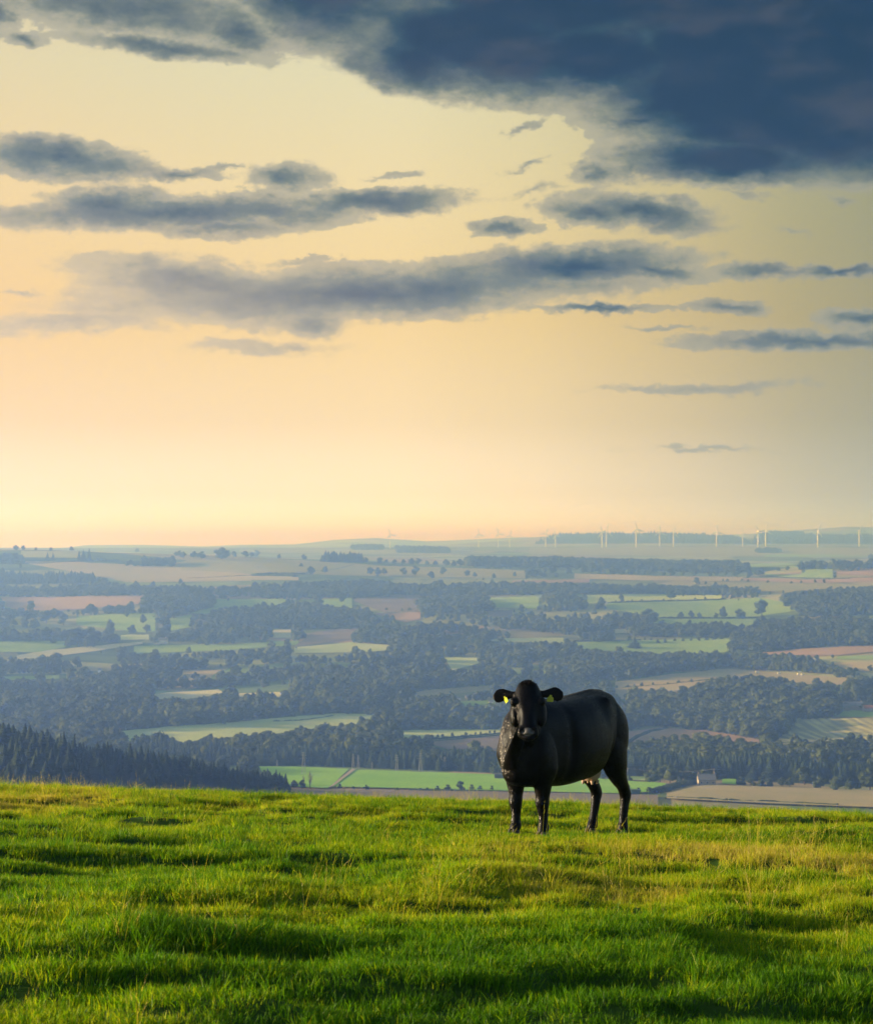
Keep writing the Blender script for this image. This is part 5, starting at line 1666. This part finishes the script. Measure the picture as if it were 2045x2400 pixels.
def house(name, px, py, wpx, hpx, dep, wall, roof, label, cat='house', chim=0, rz=0.0, flat=False, group=None, eave=0.58, windows=0):
    x, y = to_ground(px, py)
    w, h = wpx * y / F, hpx * y / F
    t = thing(name, label, cat, (x, y, float(land(np.array([x]), np.array([y]))[0])), R(rz), group)
    e = h * eave
    bm = bmesh.new()
    if flat:
        box(bm, (0, 0, h * 0.45), (w, dep, h * 0.9 + 0.4)); done(bm, 'wall', wall, t)
        bm = bmesh.new(); box(bm, (0, 0, h * 0.95), (w + 0.5, dep + 0.5, h * 0.1)); done(bm, 'roof', roof, t)
        return t
    vs = [bm.verts.new(p) for p in ((-w / 2, -dep / 2, -.4), (w / 2, -dep / 2, -.4), (w / 2, dep / 2, -.4), (-w / 2, dep / 2, -.4), (-w / 2, -dep / 2, e), (w / 2, -dep / 2, e), (w / 2, dep / 2, e), (-w / 2, dep / 2, e), (-w / 2, 0, h - .1), (w / 2, 0, h - .1))]
    for f in ((0, 1, 5, 4), (2, 3, 7, 6), (0, 4, 8, 7, 3), (1, 2, 6, 9, 5)):
        bm.faces.new([vs[k] for k in f])
    done(bm, 'wall', wall, t)
    bm = bmesh.new(); o = 0.35; th = 0.16
    for s in (-1, 1):
        a = [(-w / 2 - o, s * (dep / 2 + o), e - o * (h - e) / (dep / 2)), (w / 2 + o, s * (dep / 2 + o), e - o * (h - e) / (dep / 2)), (w / 2 + o, 0, h), (-w / 2 - o, 0, h)]
        lo = [bm.verts.new(p) for p in a]; up = [bm.verts.new((p[0], p[1], p[2] + th)) for p in a]
        bm.faces.new(lo); bm.faces.new(up)
        for k in range(4):
            bm.faces.new((lo[k], lo[(k + 1) % 4], up[(k + 1) % 4], up[k]))
    r = done(bm, 'roof', roof, t)
    for k in range(chim):
        cx = (-1, 1, 0)[k] * (w / 2 - 0.45) if chim > 1 else w * 0.3
        bm = bmesh.new(); box(bm, (cx, 0, h + 0.35), (0.85, 0.75, 1.7)); done(bm, 'chimney', wall, r)
    for k in range(windows):
        wx = (k + 0.5) / windows * w - w / 2
        f = bmesh.new(); box(f, (wx, -dep / 2 - 0.03, e * 0.55), (1.1, 0.10, 1.3)); fr = done(f, 'window', M_RENDER, t)
        g = bmesh.new(); box(g, (wx, -dep / 2 - 0.07, e * 0.55), (0.9, 0.06, 1.1)); done(g, 'pane', M_PANE, fr)
    return t


house('stone_house', 1653, 1840, 40, 27, 8, M_STONE, M_SLATE, 'grey stone house with slate roof and two gable chimneys above the stubble field', chim=2, windows=3)
house('shed', 1487, 1860, 22, 11, 5, M_SHED, M_SHED, 'low dark green shed behind the hind legs of the cow', 'shed', flat=True)
house('barn', 1172, 1826, 28, 14, 7, M_DARKB, M_DARKB, 'dark square barn at the edge of the green field, just left of the cow', 'barn', flat=True)
house('stone_farmhouse', 962, 1511, 36, 13, 9, M_STONE, M_SLATE, 'pale stone farmhouse beside the dark wood in the middle of the valley', chim=2, windows=3)
house('barn', 992, 1509, 16, 9, 8, M_STONE, M_SLATE, 'stone barn adjoining the pale stone farmhouse', 'barn')
house('barn', 1016, 1505, 26, 7, 12, M_DARKB, M_TIN, 'long barn with pale blue sheet roof right of the stone farmhouse', 'barn')
house('farmhouse', 383, 1508, 22, 14, 8, M_RENDER, M_SLATE, 'white farmhouse among trees in the left of the valley', chim=1, windows=2)
house('farmhouse', 368, 1510, 12, 9, 7, M_RENDER, M_SLATE, 'small white outbuilding left of the white farmhouse', 'outbuilding')
house('farm_building', 2000, 1664, 52, 20, 12, M_STONE, M_SLATE, 'long low grey farm building at the right edge', 'farm building', chim=1)
house('farm_building', 2040, 1668, 40, 16, 12, M_STONE, M_TILE, 'red roofed farm building at the far right edge', 'farm building')
house('barn', 1975, 1667, 26, 18, 10, M_STONE, M_SLATE, 'gabled grey barn left of the farm buildings at the right', 'barn')
for k, (px, py, w, h, m, rf, label) in enumerate((
        (1025, 1638, 12, 7, M_RENDER, M_TIN, 'shining white shed at the left end of the hamlet'), (1050, 1643, 14, 8, M_STONE, M_SLATE, 'low grey house in the hamlet under the tan diagonal field'), (1072, 1640, 10, 7, M_RENDER, M_SLATE, 'small white house in the middle of the hamlet'),
        (1098, 1636, 16, 8, M_STONE, M_SLATE, 'wide dark roofed house in the hamlet'), (1118, 1640, 12, 8, M_RENDER, M_TIN, 'white house with pale roof at the right of the hamlet'), (1138, 1634, 14, 7, M_STONE, M_TIN, 'house with pale sheet roof on the upper right of the hamlet'), (1150, 1648, 10, 7, M_RENDER, M_SLATE, 'white cottage nearest to the head of the cow'))):
    house('cottage', px, py, w, h, 7, m, rf, label, 'cottage', group='cottages of the hamlet left of the cow', rz=(k * 37) % 40 - 20)
for k, (px, py, w, h, label) in enumerate(((236, 1575, 8, 9, 'tiny white house on the wooded slope at the left'), (873, 1676, 7, 6, 'tiny white hut at the right tip of the big pale field'), (1033, 1391, 8, 5, 'tiny white cottage far off among the middle woods'), (1395, 1583, 9, 7, 'small pale house behind the back of the cow'))):
    house('cottage', px, py, w, h, 6, M_RENDER, M_SLATE, label, 'cottage')

# ------------------------------------------------------------------ white caravans parked along the top of the stubble slope
M_WHEEL = plain_mat('tyre_rubber', (0.02, 0.02, 0.02), 0.8, 0.1, 5.0, 0.2)
for k, (px, py, label) in enumerate(((1773, 1578, 'leftmost white van on the lane above the stubble slope'), (1824, 1581, 'middle white van on the lane above the stubble slope'), (1870, 1583, 'smaller white van of the close pair above the stubble slope'), (1879, 1584, 'rightmost white van, right one of the close pair above the stubble slope'))):
    x, y = to_ground(px, py)
    t = thing('white_van', label, 'van', (x, y, float(land(np.array([x]), np.array([y]))[0]) + 0.9), R(8), 'white vans on the lane')
    bm = bmesh.new()
    prof = [(-2.4, 0.35), (2.5, 0.35), (2.5, 1.1), (2.1, 1.3), (1.5, 2.2), (-2.3, 2.25), (-2.4, 1.9)]
    L = [bm.verts.new((a, -0.95, b)) for a, b in prof]; Q = [bm.verts.new((a, 0.95, b)) for a, b in prof]
    bm.faces.new(L); bm.faces.new(Q[::-1])
    for j in range(len(prof)):
        bm.faces.new((L[j], Q[j], Q[(j + 1) % len(prof)], L[(j + 1) % len(prof)]))
    done(bm, 'body', M_WHITE, t)
    for wx in (-1.5, 1.6):
        for sy in (-0.85, 0.85):
            bm = bmesh.new(); tube(bm, (wx, sy - .1, 0.35), (wx, sy + .1, 0.35), 0.35, 0.35, 12); done(bm, 'wheel', M_WHEEL, t)

# ------------------------------------------------------------------ the grass of the near pasture
def mat_grass():
    m, N, out = new_mat('grass_blades')
    b = N.new('ShaderNodeBsdfPrincipled')
    tr = N.new('ShaderNodeBsdfTranslucent')
    mx = N.new('ShaderNodeMixShader')
    mx.inputs[0].default_value = 0.55
    tint = N.new('ShaderNodeAttribute', attribute_type='INSTANCER', attribute_name='tint').outputs['Fac']
    blade = N.new('ShaderNodeAttribute', attribute_name='blade').outputs['Fac']
    f = N.math('ADD', tint, N.math('MULTIPLY', N.math('SUBTRACT', blade, 0.5), 0.42), clamp=True)
    c = N.ramp(f, [(0.0, (0.028, 0.110, 0.003)), (0.25, (0.092, 0.262, 0.004)), (0.5, (0.31, 0.42, 0.006)), (0.72, (0.41, 0.40, 0.04)), (1.0, (0.52, 0.45, 0.18))])
    ct = N.mix(1.0, c, (1.25, 1.12, 0.45), 'MULTIPLY')
    m.node_tree.links.new(c, b.inputs['Base Color'])
    m.node_tree.links.new(ct, tr.inputs['Color'])
    b.inputs['Roughness'].default_value = 0.45
    b.inputs['Specular IOR Level'].default_value = 0.13
    m.node_tree.links.new(b.outputs[0], mx.inputs[1])
    m.node_tree.links.new(tr.outputs[0], mx.inputs[2])
    m.node_tree.links.new(mx.outputs[0], out.inputs[0])
    return m


M_GRASS = mat_grass()


def grass_tuft(name, seed, n, spread, hmin, hmax, lean, width, seedhead=False):
    r = np.random.default_rng(seed)
    V, Fc, B = [], [], []
    for k in range(n):
        q = r.uniform(0, 1) ** 0.5 * spread; a = r.uniform(0, 6.283)
        p = np.array([q * math.cos(a), q * math.sin(a), -0.012])
        h = r.uniform(hmin, hmax)
        la = a + r.normal(0, 0.9)
        ln = h * abs(r.normal(lean, lean * 0.6))
        out = np.array([math.cos(la) * ln + 0.12 * h, math.sin(la) * ln, 0])
        fa = r.uniform(0, 6.283)
        sd = np.array([math.cos(fa), math.sin(fa), 0]) * width * r.uniform(0.7, 1.3) * 0.5
        bl = r.uniform(0, 1)
        pts = []
        for t in (0.0, 0.45, 0.8, 1.0):
            pts.append(p + out * t ** 1.9 + np.array([0, 0, h * (t - 0.18 * t * t * (ln / h))]))
        o = len(V)
        if not seedhead:
            V += [pts[0] - sd, pts[0] + sd, pts[1] + sd * 0.85, pts[1] - sd * 0.85, pts[2] + sd * 0.55, pts[2] - sd * 0.55, pts[3]]
            Fc += [[o, o + 1, o + 2, o + 3], [o + 3, o + 2, o + 4, o + 5], [o + 5, o + 4, o + 6]]
            B += [bl] * 7
        else:
            st = sd * 0.35
            V += [pts[0] - st, pts[0] + st, pts[1] + st, pts[1] - st, pts[2] + st * .8, pts[2] - st * .8]
            Fc += [[o, o + 1, o + 2, o + 3], [o + 3, o + 2, o + 4, o + 5]]
            B += [bl] * 6
            # feathery head
            ax = pts[3] - pts[2]
            for j in range(7):
                c = pts[2] + ax * (j / 6.0) * 1.25
                e = np.array([r.normal(), r.normal(), 0.5]); e = e / np.linalg.norm(e) * width * (1.9 - 0.2 * j)
                g = np.cross(ax / np.linalg.norm(ax), e) * 0.35
                o = len(V)
                V += [c - g, c + g, c + e + ax * 0.25]
                Fc += [[o, o + 1, o + 2]]
                B += [bl] * 3
    me = mesh_from(name, V, Fc, [M_GRASS])
    at = me.attributes.new('blade', 'FLOAT', 'POINT')
    at.data.foreach_set('value', np.array(B, np.float32))
    return me


def source(name, meshes):
    c = bpy.data.collections.new(name)
    for m in meshes:
        c.objects.link(bpy.data.objects.new(m.name, m))
    return c


SRC_TURF = source('turf_tufts', [grass_tuft('turf_tuft', 100 + k, 50, 0.085, 0.028, 0.075, 0.5, 0.0038) for k in range(5)])
SRC_TALL = source('tussock_tufts', [grass_tuft('tussock_tuft', 120 + k, 48, 0.075, 0.05, 0.135, 0.55, 0.0042) for k in range(4)])
SRC_SEED = source('seed_stalks', [grass_tuft('seed_stalk_tuft', 140 + k, 6, 0.07, 0.16, 0.36, 0.30, 0.0046, True) for k in range(5)])


def grass_points(n, y0, y1, margin=1.6):
    y = np.sqrt(rng.uniform(y0 ** 2, y1 ** 2, n))
    x = rng.uniform(-1, 1, n) * (0.225 * y + margin)
    return x, y


def lay_grass(name, x, y, s, tint, src, nvar, label, squash=1.0):
    # the turf is trodden and grazed short round the feet of the cow
    trod = np.exp(-(((x - 0.95) / 0.55) ** 2 + ((y - 19.2) / 0.8) ** 2)) + 0.15 * np.exp(-(((x - 1.75) / 0.4) ** 2 + ((y - 20.5) / 0.5) ** 2))
    s = s * (1 - 0.84 * np.clip(trod, 0, 1))
    n = len(x)
    z = field_z(x, y)
    rot = np.zeros((n, 3)); rot[:, 2] = rng.normal(0.0, 1.3, n)
    rot[:, 0] = rng.normal(0, 0.10, n); rot[:, 1] = rng.normal(0.08, 0.10, n)
    scl = np.stack([s, s, s * squash], 1)
    o = scatter(name, np.stack([x, y, z], 1), rot, scl, rng.integers(0, nvar, n), np.clip(tint, 0, 1), src)
    tag(o, label)
    return o


def dryness(x, y):
    """where the pasture runs to pale stems: patches, and more of them towards the crest"""
    d = vnoise(x, y * 1.2, 2.6, 41, 3) * 0.75 + vnoise(x, y, 9.0, 43, 2) * 0.25
    return d + 0.13 * sstep(y, 17, 30) - 0.05 * (1 - sstep(y, 9, 13))


area = lambda a, b: sum((0.45 * (a + (b - a) * (i + .5) / 40) + 3.2) * (b - a) / 40 for i in range(40))
for (ya, yb, dens) in ((3.0, 7.5, 90), (7.5, 16, 235), (16, 28, 135), (28, 48, 80)):
    x, y = grass_points(int(area(ya, yb) * dens), ya, yb)
    d = dryness(x, y)
    tint = 0.22 + 0.50 * sstep(d, 0.42, 0.78) + 0.26 * sstep(y, 12, 24) - 0.09 * (1 - sstep(y, 9, 13)) + rng.normal(0, 0.085, len(x))  # yellower towards the crest; vignette and shade near the camera put into the tint
    s = (0.62 + 0.62 * vnoise(x, y, 0.8, 51, 2)) * rng.uniform(0.8, 1.2, len(x)) * (1 + 0.12 * sstep(y, 20, 30))
    lay_grass('grass', x, y, s, tint, SRC_TURF, 5, 'short green pasture grass')
# taller tussocks on the hummocks
x, y = grass_points(17000, 5.0, 48)
k = 0.30 + 0.30 * hummock(x, y) + vnoise(x, y, 0.7, 61, 1) * 0.25 + 0.25 * (vnoise(x, y, 5.0, 63, 1) - 0.5)
for hx, hy, hr, hh in HUMS:
    k = k + 1.6 * hh / 0.2 * 0.5 * np.exp(-(((x - hx) / (hr * 1.5)) ** 2 + ((y - hy) / hr) ** 2))
keep = k + rng.normal(0, 0.05, len(x)) > 0.63
x, y = x[keep], y[keep]
d = dryness(x, y)
lay_grass('tussock_grass', x, y, rng.uniform(0.65, 1.15, len(x)), 0.20 + 0.5 * sstep(d, 0.42, 0.78) + rng.normal(0, 0.1, len(x)), SRC_TALL, 4, 'taller tussocks of rough grass')
# one rank tussock at the near left with old stems standing in it
n = 60
a = rng.uniform(0, 6.283, n); q = np.sqrt(rng.uniform(0, 1, n)) * 0.33
x, y = -1.30 + q * np.cos(a) * 1.2, 10.72 + q * np.sin(a) * 0.8
lay_grass('rank_tussock', x, y, rng.uniform(0.8, 1.25, n), 0.12 + rng.normal(0, 0.1, n), SRC_TALL, 4, 'dark rank tussock with old stems near the lower left')
# dry seed stalks
x, y = grass_points(15000, 6.0, 46)
d = dryness(x, y) + rng.normal(0, 0.06, len(x))
keep = d > 0.63 - 0.045 * sstep(y, 17, 27)
keep &= rng.uniform(0, 1, len(x)) < (0.35 + 0.65 * sstep(y, 10, 16))
keep |= np.hypot(x + 1.35, (y - 10.7) * 1.2) < 0.42
keep &= ~((np.abs(x - 1.0) < 0.25) & (np.abs(y - 19.0) < 0.5))
x, y = x[keep], y[keep]
lay_grass('dry_grass_stalks', x, y, rng.uniform(0.55, 1.1, len(x)) * (1 - 0.45 * sstep(y, 18, 32)) * (0.7 + 0.3 * sstep(y, 9, 14)), 0.78 + rng.normal(0, 0.12, len(x)), SRC_SEED, 5, 'pale dry seed stalks standing above the grass')
